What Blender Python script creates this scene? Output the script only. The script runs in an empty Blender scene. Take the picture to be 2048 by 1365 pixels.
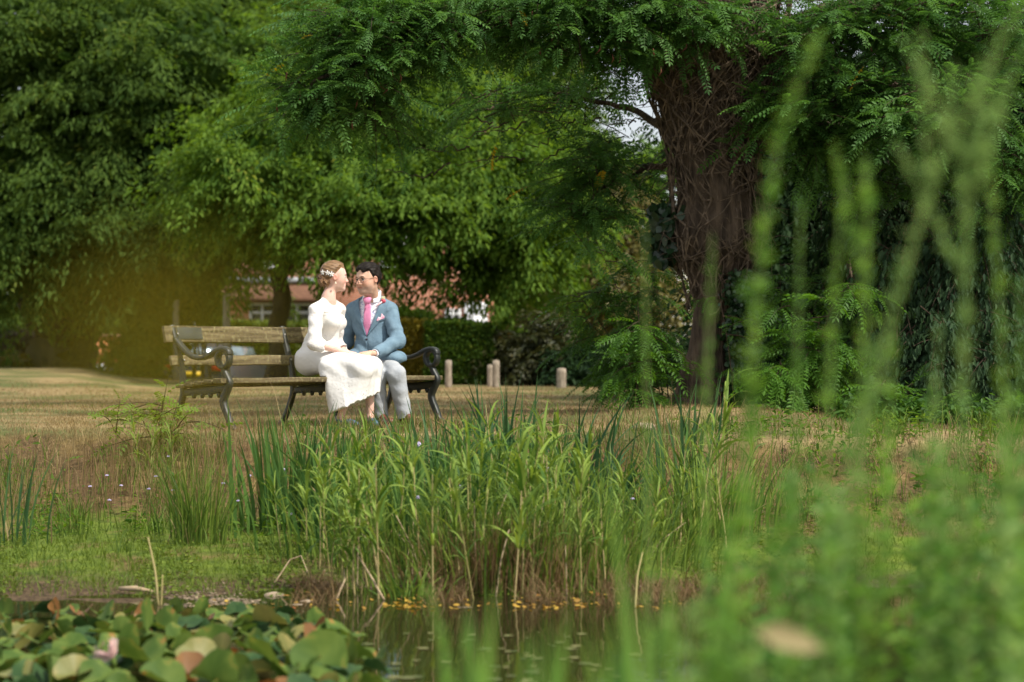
import bpy, math, numpy as np
rng = np.random.default_rng(7)
R = math.radians
sc = bpy.context.scene
col = sc.collection

# ------------------------------------------------------------------ camera
FPX = 3982.0            # focal length in photo pixels (2048 px wide frame)
CAMZ = 0.64
HOR = 700.0
cam_d = bpy.data.cameras.new("camera")
cam = bpy.data.objects.new("camera", cam_d)
col.objects.link(cam)
cam.location = (0, 0, CAMZ)
cam.rotation_euler = (R(90), 0, 0)
cam_d.sensor_width = 36
cam_d.lens = 36 * FPX / 2048
cam_d.shift_y = (HOR - 682.5) / 2048
cam_d.clip_start = 0.05
cam_d.clip_end = 2000
cam_d.dof.use_dof = True
cam_d.dof.focus_distance = 15.0
cam_d.dof.aperture_fstop = 1.95
sc.camera = cam

# ------------------------------------------------------------------ light
SUN = np.array([0.55, -0.36, 0.88]); SUN /= np.linalg.norm(SUN)
world = bpy.data.worlds.new("World"); sc.world = world
world.use_nodes = True
wn = world.node_tree
bg = wn.nodes["Background"]
sky = wn.nodes.new("ShaderNodeTexSky")
sky.sky_type = 'NISHITA'; sky.sun_disc = False
sky.sun_elevation = math.asin(SUN[2]); sky.sun_rotation = math.atan2(SUN[0], SUN[1])
sky.air_density = 1.0; sky.dust_density = 2.5; sky.ozone_density = 0.6
# thin bright cloud over the blue
tcw = wn.nodes.new("ShaderNodeTexCoord"); nzw = wn.nodes.new("ShaderNodeTexNoise"); nzw.inputs['Scale'].default_value = 2.2; nzw.inputs['Detail'].default_value = 7
rpw = wn.nodes.new("ShaderNodeMapRange"); rpw.inputs[1].default_value = .3; rpw.inputs[2].default_value = .6; rpw.inputs[3].default_value = .35
mxw = wn.nodes.new("ShaderNodeMixRGB"); mxw.inputs[2].default_value = (7.0, 7.1, 7.3, 1)
wn.links.new(tcw.outputs['Generated'], nzw.inputs['Vector']); wn.links.new(nzw.outputs['Fac'], rpw.inputs[0])
wn.links.new(rpw.outputs[0], mxw.inputs[0]); wn.links.new(sky.outputs[0], mxw.inputs[1])
wn.links.new(mxw.outputs[0], bg.inputs[0]); bg.inputs[1].default_value = 0.115
sd = bpy.data.lights.new("sun", 'SUN'); sd.energy = 4.7; sd.angle = R(1.2); sd.color = (1.0, 0.94, 0.84)
so = bpy.data.objects.new("sun", sd); col.objects.link(so)
from mathutils import Vector
so.rotation_euler = Vector(SUN).to_track_quat('Z', 'Y').to_euler()
so.location = (5, -5, 20)
sc.view_settings.view_transform = 'Standard'
sc.view_settings.look = 'None'
sc.view_settings.exposure = 0.34
sc.view_settings.gamma = 1.0
sc.cycles.max_bounces = 8
sc.cycles.diffuse_bounces = 3
sc.cycles.transparent_max_bounces = 8
sc.cycles.use_denoising = True

# ------------------------------------------------------------------ helpers
def W(px, py, Y):
    return np.array([(px - 1024) / FPX * Y, Y, CAMZ + (HOR - py) / FPX * Y])

def nrm(a):
    a = np.asarray(a, float)
    return a / np.maximum(np.linalg.norm(a, axis=-1, keepdims=True), 1e-9)

def tag(o, label=None, cat=None, group=None, kind=None):
    if label: o["label"] = label
    if cat: o["category"] = cat
    if group: o["group"] = group
    if kind: o["kind"] = kind
    return o

def empty(name, loc, label=None, cat=None, group=None):
    o = bpy.data.objects.new(name, None); col.objects.link(o)
    o.location = [float(v) for v in loc]
    o.empty_display_size = 0.1
    return tag(o, label, cat, group)

def chain_loc(o):
    v = np.zeros(3)
    while o is not None:
        v += np.array(o.location); o = o.parent
    return v

def copy_tree(o, parent=None):
    c = o.copy(); col.objects.link(c)
    if parent is not None: c.parent = parent
    for ch in [x for x in o.children]:
        copy_tree(ch, c)
    return c

class Acc:
    """collects vertices and polygons for ONE mesh object"""
    def __init__(s): s.V = []; s.F = []; s.n = 0; s.T = []
    def add(s, V, F, tint=None):
        V = np.asarray(V, float).reshape(-1, 3)
        for f in (F if isinstance(F, list) else [F]):
            s.F.append(np.asarray(f, np.int64) + s.n)
        s.V.append(V); s.n += len(V)
        s.T.append(np.broadcast_to(np.asarray(0.5 if tint is None else tint, float), (len(V),)))
        return s
    def tube(s, pts, rad, n=8, cap=True, tint=None, noise=0):
        pts = np.asarray(pts, float); m = len(pts)
        rad = np.broadcast_to(np.asarray(rad, float), (m,))
        t = nrm(np.gradient(pts, axis=0))
        ref = np.array([0.31, 0.92, 0.24]) if abs(t[:, 2]).mean() > 0.6 else np.array([0.05, 0.1, 1.0])
        a = nrm(np.cross(t, ref)); b = np.cross(t, a)
        th = np.linspace(0, 2 * np.pi, n, endpoint=False)
        ring = a[:, None] * np.cos(th)[None, :, None] + b[:, None] * np.sin(th)[None, :, None]
        rr = rad[:, None] * (1 + noise * rng.uniform(-1, 1, (m, n)))
        V = pts[:, None] + ring * rr[..., None]
        i = np.arange(m - 1)[:, None]; j = np.arange(n)[None]; j2 = (j + 1) % n
        F = np.stack([i * n + j, i * n + j2, (i + 1) * n + j2, (i + 1) * n + j], -1).reshape(-1, 4)
        Fs = [F]
        if cap: Fs += [np.arange(n)[None, ::-1], (np.arange(n) + (m - 1) * n)[None]]
        return s.add(V, Fs, tint)
    def box(s, c, size, M=None):
        h = np.asarray(size, float) / 2
        v = np.array([[x, y, z] for x in (-1, 1) for y in (-1, 1) for z in (-1, 1)]) * h
        if M is not None: v = v @ np.asarray(M).T
        F = np.array([[0, 1, 3, 2], [4, 6, 7, 5], [0, 4, 5, 1], [2, 3, 7, 6], [0, 2, 6, 4], [1, 5, 7, 3]])
        return s.add(v + np.asarray(c), F)
    def ball(s, c, r, M=None, nu=12, nv=8):
        u = np.linspace(0, 2 * np.pi, nu, endpoint=False); w = np.linspace(0.02, np.pi - 0.02, nv)
        v = np.stack([np.outer(np.sin(w), np.cos(u)), np.outer(np.sin(w), np.sin(u)), np.outer(np.cos(w), np.ones(nu))], -1).reshape(-1, 3)
        v = v * np.broadcast_to(np.asarray(r, float), (3,))
        if M is not None: v = v @ np.asarray(M).T
        i = np.arange(nv - 1)[:, None]; j = np.arange(nu)[None]; j2 = (j + 1) % nu
        F = np.stack([i * nu + j, (i + 1) * nu + j, (i + 1) * nu + j2, i * nu + j2], -1).reshape(-1, 4)
        return s.add(v + np.asarray(c), [F, np.arange(nu)[None], (np.arange(nu) + (nv - 1) * nu)[None, ::-1]])
    def prism(s, poly, M, c, d0, d1):
        """polygon in local (x,y), extruded along local z from d0 to d1"""
        poly = np.asarray(poly, float); n = len(poly)
        v = np.concatenate([np.c_[poly, np.full(n, d0)], np.c_[poly, np.full(n, d1)]])
        v = v @ np.asarray(M).T + np.asarray(c)
        j = np.arange(n); j2 = (j + 1) % n
        return s.add(v, [np.stack([j, j2, j2 + n, j + n], -1), j[None, ::-1], (j + n)[None]])
    def build(s, name, mat, parent=None, smooth=False, origin=True, bevel=0):
        V = np.concatenate(s.V); T = np.concatenate(s.T)
        if parent is not None: off = chain_loc(parent); loc = None
        elif origin: off = np.array([V[:, 0].mean(), V[:, 1].mean(), V[:, 2].min()]); loc = off
        else: off = np.zeros(3); loc = None
        me = bpy.data.meshes.new(name)
        me.vertices.add(len(V)); me.vertices.foreach_set('co', (V - off).astype(np.float32).ravel())
        tot = np.concatenate([np.full(len(f), f.shape[1]) for f in s.F])
        idx = np.concatenate([f.ravel() for f in s.F])
        me.loops.add(len(idx)); me.loops.foreach_set('vertex_index', idx.astype(np.int32))
        st = np.concatenate([[0], np.cumsum(tot)[:-1]])
        me.polygons.add(len(tot)); me.polygons.foreach_set('loop_start', st.astype(np.int32))
        if smooth: me.polygons.foreach_set('use_smooth', np.ones(len(tot), bool))
        at = me.attributes.new('tint', 'FLOAT', 'POINT'); at.data.foreach_set('value', T.astype(np.float32))
        me.update(calc_edges=True); me.validate()
        me.materials.append(mat)
        o = bpy.data.objects.new(name, me); col.objects.link(o)
        if parent is not None: o.parent = parent
        if loc is not None: o.location = loc
        if bevel:
            b = o.modifiers.new('bevel', 'BEVEL'); b.width = bevel; b.segments = 2; b.limit_method = 'ANGLE'
        return o

def frame(d, up):
    """rows of rotation matrices whose local x is d and whose local z is close to up"""
    x = nrm(d); y = nrm(np.cross(up, x)); z = np.cross(x, y)
    return np.stack([x, y, z], -1)

def scatter(acc, tpl, P, M, S, tint):
    tv, tf = tpl; n = len(tv); m = len(P)
    if m == 0: return
    S = np.asarray(S, float)
    V = np.einsum('mij,nj->mni', M, tv) * S[:, None, None] + P[:, None]
    F = [(f[None] + (np.arange(m) * n)[:, None, None]).reshape(-1, f.shape[1]) for f in tf]
    acc.add(V, F, np.repeat(tint, n))

def leaf_tpl(w=0.45, fold=0.1, droop=0.12):
    v = np.array([[0, 0, 0], [.3, .5 * w, fold * .7], [.68, .42 * w, fold * .6 - droop * .4], [1, 0, -droop], [.68, -.42 * w, fold * .6 - droop * .4], [.3, -.5 * w, fold * .7]])
    return v, [np.array([[0, 3, 2, 1], [0, 5, 4, 3]])]

def pinnate_tpl(pairs=6, ll=.2, lw=.42, droop=.35, r=None):
    r = r or np.random.default_rng(1)
    lv, lf = leaf_tpl(lw, .06, .1)
    P = []; D = []; U = []
    for k in range(pairs):
        t = .18 + .74 * k / (pairs - 1)
        for sgn in (-1, 1):
            P.append([t, sgn * .008, -droop * t * t])
            D.append([.35 + .25 * t, sgn, -.25 - .3 * droop * t + r.uniform(-.2, .15)])
            U.append([r.uniform(-.2, .2), r.uniform(-.25, .25), 1])
    P.append([.95, 0, -droop * .9]); D.append([1, 0, -.8 * droop * 2]); U.append([.3, 0, 1])
    a = Acc(); P = np.array(P)
    sz = ll * (1 - .25 * abs(P[:, 0] - .5) * 1.4)
    scatter(a, (lv, lf), P, frame(np.array(D, float), np.array(U, float)), sz, np.full(len(P), .5))
    t = np.linspace(0, .96, 4)
    v = np.stack([np.c_[t, np.full(4, .007), -droop * t * t], np.c_[t, np.full(4, -.007), -droop * t * t]], 1).reshape(-1, 3)
    a.add(v, np.array([[0, 1, 3, 2], [2, 3, 5, 4], [4, 5, 7, 6]]))
    return np.concatenate(a.V), [np.concatenate(a.F)]

def blades(acc, B, h, w, lean, curv, tint, segs=4, face=None):
    """ribbon blades: B base points, h heights, w widths, lean horizontal unit vectors, curv bend amount"""
    m = len(B)
    if m == 0: return
    t = np.linspace(0, 1, segs + 1)
    lean3 = np.c_[lean, np.zeros(m)]
    ang = np.clip(curv, 0, 2.2)[:, None] * t[None]
    dz = np.cos(ang); dx = np.sin(ang)
    cz = np.concatenate([np.zeros((m, 1)), np.cumsum((dz[:, 1:] + dz[:, :-1]) / 2, 1)], 1) / segs
    cx = np.concatenate([np.zeros((m, 1)), np.cumsum((dx[:, 1:] + dx[:, :-1]) / 2, 1)], 1) / segs
    C = B[:, None] + lean3[:, None] * (cx * h[:, None])[..., None] + np.array([0, 0, 1.])[None, None] * (cz * h[:, None])[..., None]
    if face is None:
        th = rng.uniform(0, np.pi, m); face = np.c_[np.cos(th), np.sin(th)]
    side = np.c_[face, np.zeros(m)]
    prof = np.minimum(1, .55 + 1.6 * t) * (1 - t ** 2.2) + .03
    ww = w[:, None] * prof[None] / 2
    V = np.stack([C - side[:, None] * ww[..., None], C + side[:, None] * ww[..., None]], 2)
    n = 2 * (segs + 1)
    k = np.arange(segs) * 2
    F = np.stack([k, k + 1, k + 3, k + 2], -1)
    F = (F[None] + (np.arange(m) * n)[:, None, None]).reshape(-1, 4)
    acc.add(V, F, np.repeat(tint, n))

# ------------------------------------------------------------------ materials
def nodes_of(name):
    m = bpy.data.materials.new(name); m.use_nodes = True
    return m, m.node_tree, m.node_tree.nodes["Principled BSDF"]

def mat(name, c1, c2=None, scale=6, rough=.7, bump=0, bscale=60, spec=.3, metal=0, stretch=(1, 1, 1), detail=6, sss=0, bdist=.01, contrast=(.35, .65), dirt=None):
    m, nt, p = nodes_of(name)
    p.inputs['Roughness'].default_value = rough
    p.inputs['Specular IOR Level'].default_value = spec
    p.inputs['Metallic'].default_value = metal
    tc = nt.nodes.new('ShaderNodeTexCoord'); mp = nt.nodes.new('ShaderNodeMapping')
    nt.links.new(tc.outputs['Object'], mp.inputs[0]); mp.inputs['Scale'].default_value = stretch
    if c2 is None: p.inputs['Base Color'].default_value = (*c1, 1)
    else:
        nz = nt.nodes.new('ShaderNodeTexNoise'); nz.inputs['Scale'].default_value = scale; nz.inputs['Detail'].default_value = detail
        nt.links.new(mp.outputs[0], nz.inputs['Vector'])
        rp = nt.nodes.new('ShaderNodeValToRGB'); e = rp.color_ramp.elements
        e[0].position, e[1].position = contrast
        e[0].color = (*c1, 1); e[1].color = (*c2, 1)
        nt.links.new(nz.outputs['Fac'], rp.inputs[0])
        out = rp.outputs[0]
        if dirt:
            n2 = nt.nodes.new('ShaderNodeTexNoise'); n2.inputs['Scale'].default_value = dirt[1]; n2.inputs['Detail'].default_value = 8
            nt.links.new(tc.outputs['Object'], n2.inputs['Vector'])
            r2 = nt.nodes.new('ShaderNodeMapRange'); r2.inputs[1].default_value = .52; r2.inputs[2].default_value = .66
            nt.links.new(n2.outputs['Fac'], r2.inputs[0])
            mx = nt.nodes.new('ShaderNodeMixRGB'); mx.inputs[2].default_value = (*dirt[0], 1)
            nt.links.new(r2.outputs[0], mx.inputs[0]); nt.links.new(out, mx.inputs[1]); out = mx.outputs[0]
        nt.links.new(out, p.inputs['Base Color'])
    if bump:
        nb = nt.nodes.new('ShaderNodeTexNoise'); nb.inputs['Scale'].default_value = bscale; nb.inputs['Detail'].default_value = 5
        nt.links.new(mp.outputs[0], nb.inputs['Vector'])
        bp = nt.nodes.new('ShaderNodeBump'); bp.inputs['Strength'].default_value = bump; bp.inputs['Distance'].default_value = bdist
        nt.links.new(nb.outputs['Fac'], bp.inputs['Height']); nt.links.new(bp.outputs[0], p.inputs['Normal'])
    if sss:
        p.inputs['Subsurface Weight'].default_value = sss
        p.inputs['Subsurface Radius'].default_value = (.02, .008, .004)
        p.inputs['Subsurface Scale'].default_value = .5
    return m

def leaf_mat(name, c0, c1, c2=None, transl=.35, rough=.5, spec=.35, tcol=None):
    """leaf colour from the per-leaf 'tint' value: c0 -> c1 (-> c2 for the rare last few)"""
    m, nt, p = nodes_of(name)
    p.inputs['Roughness'].default_value = rough; p.inputs['Specular IOR Level'].default_value = spec
    a = nt.nodes.new('ShaderNodeAttribute'); a.attribute_name = 'tint'
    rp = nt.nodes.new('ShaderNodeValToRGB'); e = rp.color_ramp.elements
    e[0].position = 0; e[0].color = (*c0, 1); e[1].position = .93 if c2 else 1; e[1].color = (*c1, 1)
    if c2:
        x = e.new(.985); x.color = (*c2, 1)
    nt.links.new(a.outputs['Fac'], rp.inputs[0])
    nt.links.new(rp.outputs[0], p.inputs['Base Color'])
    tr = nt.nodes.new('ShaderNodeBsdfTranslucent')
    hs = nt.nodes.new('ShaderNodeHueSaturation'); hs.inputs['Value'].default_value = 1.5; hs.inputs['Hue'].default_value = .485; hs.inputs['Saturation'].default_value = 1.1
    nt.links.new(rp.outputs[0], hs.inputs['Color']); nt.links.new(hs.outputs[0], tr.inputs['Color'])
    mx = nt.nodes.new('ShaderNodeMixShader'); mx.inputs[0].default_value = transl
    nt.links.new(p.outputs[0], mx.inputs[1]); nt.links.new(tr.outputs[0], mx.inputs[2])
    nt.links.new(mx.outputs[0], nt.nodes['Material Output'].inputs[0])
    return m

def brick_mat(name, c1, c2, mortar, scale=1.0):
    m, nt, p = nodes_of(name)
    tc = nt.nodes.new('ShaderNodeTexCoord'); mp = nt.nodes.new('ShaderNodeMapping'); mp.inputs['Rotation'].default_value = (R(90), 0, 0)
    nt.links.new(tc.outputs['Object'], mp.inputs[0])
    b = nt.nodes.new('ShaderNodeTexBrick'); b.inputs['Scale'].default_value = 1
    b.inputs['Color1'].default_value = (*c1, 1); b.inputs['Color2'].default_value = (*c2, 1); b.inputs['Mortar'].default_value = (*mortar, 1)
    b.inputs['Brick Width'].default_value = .225; b.inputs['Row Height'].default_value = .075; b.inputs['Mortar Size'].default_value = .008
    nt.links.new(mp.outputs[0], b.inputs['Vector']); nt.links.new(b.outputs[0], p.inputs['Base Color'])
    p.inputs['Roughness'].default_value = .9; p.inputs['Specular IOR Level'].default_value = .15
    return m

def vnoise(x, y, s, seed=0):
    """smooth value noise on arrays"""
    r = np.random.default_rng(seed); g = r.random((64, 64))
    x = np.asarray(x) / s + 500; y = np.asarray(y) / s + 500
    i = np.floor(x).astype(int); j = np.floor(y).astype(int); u = x - i; v = y - j
    u = u * u * (3 - 2 * u); v = v * v * (3 - 2 * v)
    i0, i1, j0, j1 = i % 64, (i + 1) % 64, j % 64, (j + 1) % 64
    return (g[i0, j0] * (1 - u) + g[i1, j0] * u) * (1 - v) + (g[i0, j1] * (1 - u) + g[i1, j1] * u) * v

def sstep(a, b, x):
    t = np.clip((x - a) / (b - a), 0, 1); return t * t * (3 - 2 * t)

# ------------------------------------------------------------------ ground
WATER = -0.655
def lawn_edge(x):
    return np.interp(x, [-6, -4, -2.4, -1.0, 0.2, 1.4, 2.6, 6], [16.3, 15.9, 15.35, 15.25, 15.2, 14.6, 14.2, 14.0]) + .18 * (vnoise(x, x * 0, .7, 3) - .5)
def gz(x, y):
    x = np.asarray(x, float); y = np.asarray(y, float)
    e = lawn_edge(x)
    t = np.clip((e - y) / (2.7 + .4 * vnoise(x, y, 1.3, 4)), 0, 1)
    z = -.56 * (1 - (1 - t) ** 1.9)
    shore = 10.05 + .35 * (vnoise(x, y * 0, .9, 5) - .5) + .2 * (vnoise(x, y * 0, .3, 6) - .5)
    z = z - .11 * sstep(12.5, 10.2, y) - .7 * sstep(shore + .12, shore - 1.4, y)
    z = np.where(y < 5, z + (.95) * sstep(5.0, 3.6, y), z)
    z = z + .12 * np.exp(-((x - 1.75) / 1.2) ** 2 - ((y - 17.6) / 2.0) ** 2)
    z = z + .045 * (vnoise(x, y, .8, 8) - .5) * (1 - .6 * sstep(16, 17, y)) + .02 * (vnoise(x, y, .25, 9) - .5) * sstep(17, 15, y)
    z = z + .10 * (vnoise(x, y, 5, 11) - .5) * sstep(19, 26, y) + .24 * sstep(26, 42, y) * sstep(-.185, -.215, x / np.maximum(y, 1))
    return z - .62 * sstep(43, 48, y) * sstep(-.215, -.19, x / np.maximum(y, 1))

def build_ground():
    xs = np.unique(np.concatenate([np.linspace(-900, -40, 14), np.linspace(-40, -6, 40), np.linspace(-6, 6, 150), np.linspace(6, 40, 40), np.linspace(40, 900, 14)]))
    ys = np.unique(np.concatenate([np.linspace(-200, -6, 8), np.linspace(-6, 9, 60), np.linspace(9, 19, 150), np.linspace(19, 60, 110), np.linspace(60, 1500, 24)]))
    X, Y = np.meshgrid(xs, ys, indexing='ij')
    V = np.stack([X, Y, gz(X, Y)], -1).reshape(-1, 3)
    n = len(ys); i = np.arange(len(xs) - 1)[:, None]; j = np.arange(n - 1)[None]
    F = np.stack([i * n + j, (i + 1) * n + j, (i + 1) * n + j + 1, i * n + j + 1], -1).reshape(-1, 4)
    m, nt, p = nodes_of('ground_mat')
    N = nt.nodes.new; Lk = nt.links.new
    geo = N('ShaderNodeNewGeometry'); sep = N('ShaderNodeSeparateXYZ'); Lk(geo.outputs['Position'], sep.inputs[0])
    def noise(s, d=6):
        n = N('ShaderNodeTexNoise'); n.inputs['Scale'].default_value = s; n.inputs['Detail'].default_value = d
        Lk(geo.outputs['Position'], n.inputs['Vector']); return n.outputs['Fac']
    def ramp(f, a, b, ca, cb):
        r = N('ShaderNodeValToRGB'); e = r.color_ramp.elements; e[0].position = a; e[1].position = b; e[0].color = (*ca, 1); e[1].color = (*cb, 1); Lk(f, r.inputs[0]); return r.outputs[0]
    def rng_(v, a, b):
        r = N('ShaderNodeMapRange'); r.interpolation_type = 'SMOOTHSTEP'; Lk(v, r.inputs[0]); r.inputs[1].default_value = a; r.inputs[2].default_value = b; return r.outputs[0]
    def mix(f, a, b):
        x = N('ShaderNodeMixRGB'); Lk(f, x.inputs[0]); Lk(a, x.inputs[1]); Lk(b, x.inputs[2]); return x.outputs[0]
    def math_(op, a, b):
        x = N('ShaderNodeMath'); x.operation = op
        for k, v in enumerate((a, b)):
            if isinstance(v, (int, float)): x.inputs[k].default_value = v
            else: Lk(v, x.inputs[k])
        return x.outputs[0]
    dry = ramp(noise(9), .3, .7, (.18, .13, .064), (.36, .27, .135))
    green = ramp(noise(14), .3, .7, (.06, .08, .025), (.13, .14, .05))
    lawn = mix(rng_(noise(.55, 4), .42, .6), dry, green)
    lawn = mix(rng_(math_('ADD', sep.outputs['Y'], math_('MULTIPLY', noise(.8), 6)), 42, 48), lawn, ramp(noise(6), .3, .7, (.13, .135, .045), (.24, .215, .09)))
    soil = ramp(noise(22), .3, .7, (.05, .032, .018), (.16, .10, .05))
    bank = mix(rng_(noise(2.2), .42, .6), soil, ramp(noise(11), .3, .7, (.10, .07, .025), (.24, .17, .07)))
    moss = ramp(noise(7), .3, .72, (.045, .075, .012), (.15, .2, .03))
    moss = mix(rng_(noise(2.0), .5, .64), moss, ramp(noise(16), .3, .7, (.08, .055, .025), (.17, .13, .05)))
    gravel = ramp(noise(45), .36, .66, (.03, .021, .013), (.13, .09, .05))
    zj = math_('ADD', sep.outputs['Z'], math_('MULTIPLY', math_('SUBTRACT', noise(3), .5), .16))
    c = mix(rng_(zj, -.10, .0), bank, lawn)
    c = mix(rng_(zj, -.42, -.54), c, moss)
    c = mix(rng_(math_('ADD', sep.outputs['Z'], math_('MULTIPLY', math_('SUBTRACT', noise(5), .5), .06)), -.605, -.64), c, gravel)
    c = mix(rng_(sep.outputs['Z'], -.66, -.8), c, ramp(noise(5), .3, .7, (.02, .017, .008), (.04, .032, .014)))
    Lk(c, p.inputs['Base Color']); p.inputs['Roughness'].default_value = .95; p.inputs['Specular IOR Level'].default_value = .1
    bp = N('ShaderNodeBump'); bp.inputs['Strength'].default_value = .9; bp.inputs['Distance'].default_value = .03
    Lk(noise(30, 8), bp.inputs['Height']); Lk(bp.outputs[0], p.inputs['Normal'])
    a = Acc(); a.add(V, F); o = a.build('ground', m, smooth=True, origin=False); tag(o, kind='structure', label='dry lawn and bank sloping down to the pond')
build_ground()

def build_water():
    m, nt, p = nodes_of('water_mat')
    p.inputs['Base Color'].default_value = (.018, .016, .006, 1); p.inputs['Roughness'].default_value = .04
    p.inputs['Specular IOR Level'].default_value = .5; p.inputs['IOR'].default_value = 1.33
    tc = nt.nodes.new('ShaderNodeTexCoord'); mp = nt.nodes.new('ShaderNodeMapping'); mp.inputs['Scale'].default_value = (1, .5, 1)
    nz = nt.nodes.new('ShaderNodeTexNoise'); nz.inputs['Scale'].default_value = 5; nz.inputs['Detail'].default_value = 3
    bp = nt.nodes.new('ShaderNodeBump'); bp.inputs['Strength'].default_value = .06; bp.inputs['Distance'].default_value = .05
    nt.links.new(tc.outputs['Object'], mp.inputs[0]); nt.links.new(mp.outputs[0], nz.inputs[0]); nt.links.new(nz.outputs['Fac'], bp.inputs['Height']); nt.links.new(bp.outputs[0], p.inputs['Normal'])
    a = Acc(); a.add([[-40, 3.5, WATER], [40, 3.5, WATER], [40, 11.2, WATER], [-40, 11.2, WATER]], np.array([[0, 1, 2, 3]]))
    tag(a.build('pond_water', m, origin=False), kind='structure', label='still brown pond water at the foot of the bank')
build_water()
# ------------------------------------------------------------------ shared plant materials
M_bark = mat('bark', (.040, .029, .020), (.135, .097, .066), scale=5, rough=.95, bump=1, bscale=14, bdist=.04, stretch=(3, 3, .6))
M_bark_far = mat('bark_far', (.02, .015, .01), (.06, .045, .03), scale=4, rough=.95, bump=.8, bscale=10, bdist=.05, stretch=(2, 2, .5))
M_twig = mat('twig', (.035, .022, .014), (.07, .045, .03), scale=20, rough=.9)
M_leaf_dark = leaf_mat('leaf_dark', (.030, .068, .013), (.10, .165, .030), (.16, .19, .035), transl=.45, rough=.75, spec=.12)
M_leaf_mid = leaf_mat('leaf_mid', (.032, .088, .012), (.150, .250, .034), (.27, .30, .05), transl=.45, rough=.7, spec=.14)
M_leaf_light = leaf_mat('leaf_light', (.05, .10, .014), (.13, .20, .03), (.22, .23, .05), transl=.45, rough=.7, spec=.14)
M_leaf_robinia = leaf_mat('leaf_robinia', (.036, .104, .021), (.096, .212, .041), (.42, .29, .02), transl=.4, rough=.55, spec=.25)
M_leaf_sapling = leaf_mat('leaf_sapling', (.040, .11, .014), (.095, .22, .026), (.14, .26, .03), transl=.45, rough=.5, spec=.25)
M_leaf_thicket = leaf_mat('leaf_thicket', (.028, .082, .014), (.075, .165, .026), (.12, .2, .03), transl=.42, rough=.55, spec=.22)
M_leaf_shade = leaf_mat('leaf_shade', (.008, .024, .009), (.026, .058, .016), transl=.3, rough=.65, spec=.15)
M_leaf_laurel = leaf_mat('leaf_laurel', (.016, .042, .020), (.045, .085, .034), (.08, .13, .05), transl=.3, rough=.62, spec=.14)
M_leaf_bronze = leaf_mat('leaf_bronze', (.020, .030, .008), (.062, .062, .017), (.13, .09, .025), transl=.35)
M_leaf_olive = leaf_mat('leaf_olive', (.07, .075, .018), (.19, .165, .045), transl=.35)
M_leaf_yellow = leaf_mat('leaf_yellow', (.12, .12, .015), (.34, .27, .035), transl=.4)
M_leaf_hedge = leaf_mat('leaf_hedge', (.030, .070, .010), (.085, .15, .022), (.16, .18, .03), transl=.35, rough=.65, spec=.15)
M_leaf_hedgelit = leaf_mat('leaf_hedge_lit', (.07, .12, .015), (.16, .21, .03), transl=.35)  # lit copy of the hedge leaf: top light put into the colour
M_leaf_maroon = leaf_mat('leaf_maroon', (.02, .011, .007), (.055, .028, .016), transl=.2)
M_ivy = leaf_mat('ivy_leaf', (.01, .03, .012), (.03, .07, .022), transl=.15, rough=.35, spec=.45)

LEAF = leaf_tpl()
LEAF_N = leaf_tpl(.36, .08, .2)

def boughs(acc, P0, D0, L, nleaf, width, size, tpl=LEAF, droop=.35, flat=.10, lr=None, twigs=None, tw=.006, hang=.35):
    """leafy boughs: leaves spread along each bough's arching axis"""
    r = lr or rng; m = len(P0)
    L = np.broadcast_to(L, (m,)); width = np.broadcast_to(width, (m,))
    s = r.uniform(.08, 1, (m, nleaf)) ** .8
    lat = r.normal(0, .42, (m, nleaf)) * (1.12 - s) ** .6
    D0 = nrm(D0); side = nrm(np.cross(D0, [0, 0, 1.]) + 1e-4)
    nu = np.cross(side, D0)
    P = P0[:, None] + D0[:, None] * (L[:, None] * s)[..., None] + side[:, None] * (lat * width[:, None])[..., None] \
        + nu[:, None] * (r.normal(0, flat, (m, nleaf)) * L[:, None])[..., None]
    P[..., 2] -= droop * L[:, None] * s ** 2 + .35 * np.abs(lat) * width[:, None]
    d = D0[:, None] * .7 + side[:, None] * (np.sign(lat) * r.uniform(.2, 1, lat.shape))[..., None] + r.normal(0, .35, P.shape)
    d[..., 2] -= hang + droop * s
    up = np.array([0, 0, 1.]) + r.normal(0, .38, P.shape)
    sz = size * r.uniform(.65, 1.25, (m, nleaf))
    tint = np.clip(r.uniform(0, 1, (m, nleaf)) * .7 + r.uniform(0, .3, m)[:, None], 0, 1)
    scatter(acc, tpl, P.reshape(-1, 3), frame(d.reshape(-1, 3), up.reshape(-1, 3)), sz.ravel(), tint.ravel())
    if twigs is not None:
        for k in range(m):
            t = np.linspace(0, .95, 5)[:, None]
            q = P0[k] + D0[k] * L[k] * t; q[:, 2] -= droop * L[k] * t[:, 0] ** 2
            twigs.tube(q, np.linspace(tw, tw * .35, 5), n=4, cap=False)

def shell(r, n, c, rad, front=.75, thick=.35):
    """points in the outer layer of an ellipsoid, mostly on the side facing the camera"""
    d = nrm(r.normal(0, 1, (n, 3)))
    flip = (d[:, 1] > .25) & (r.random(n) < front); d[flip, 1] *= -1
    rr = 1 - thick * r.random(n) ** 1.5
    lump = 1 + .22 * np.sin(d[:, 0] * 7 + c[0] * 3) * np.sin(d[:, 2] * 6 + c[2]) 
    return c + d * rad * (rr * lump)[:, None], d

def ellip(px, py, Y, rx, ry, rd):
    return W(px, py, Y), np.array([rx / FPX * Y, rd, ry / FPX * Y])

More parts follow.
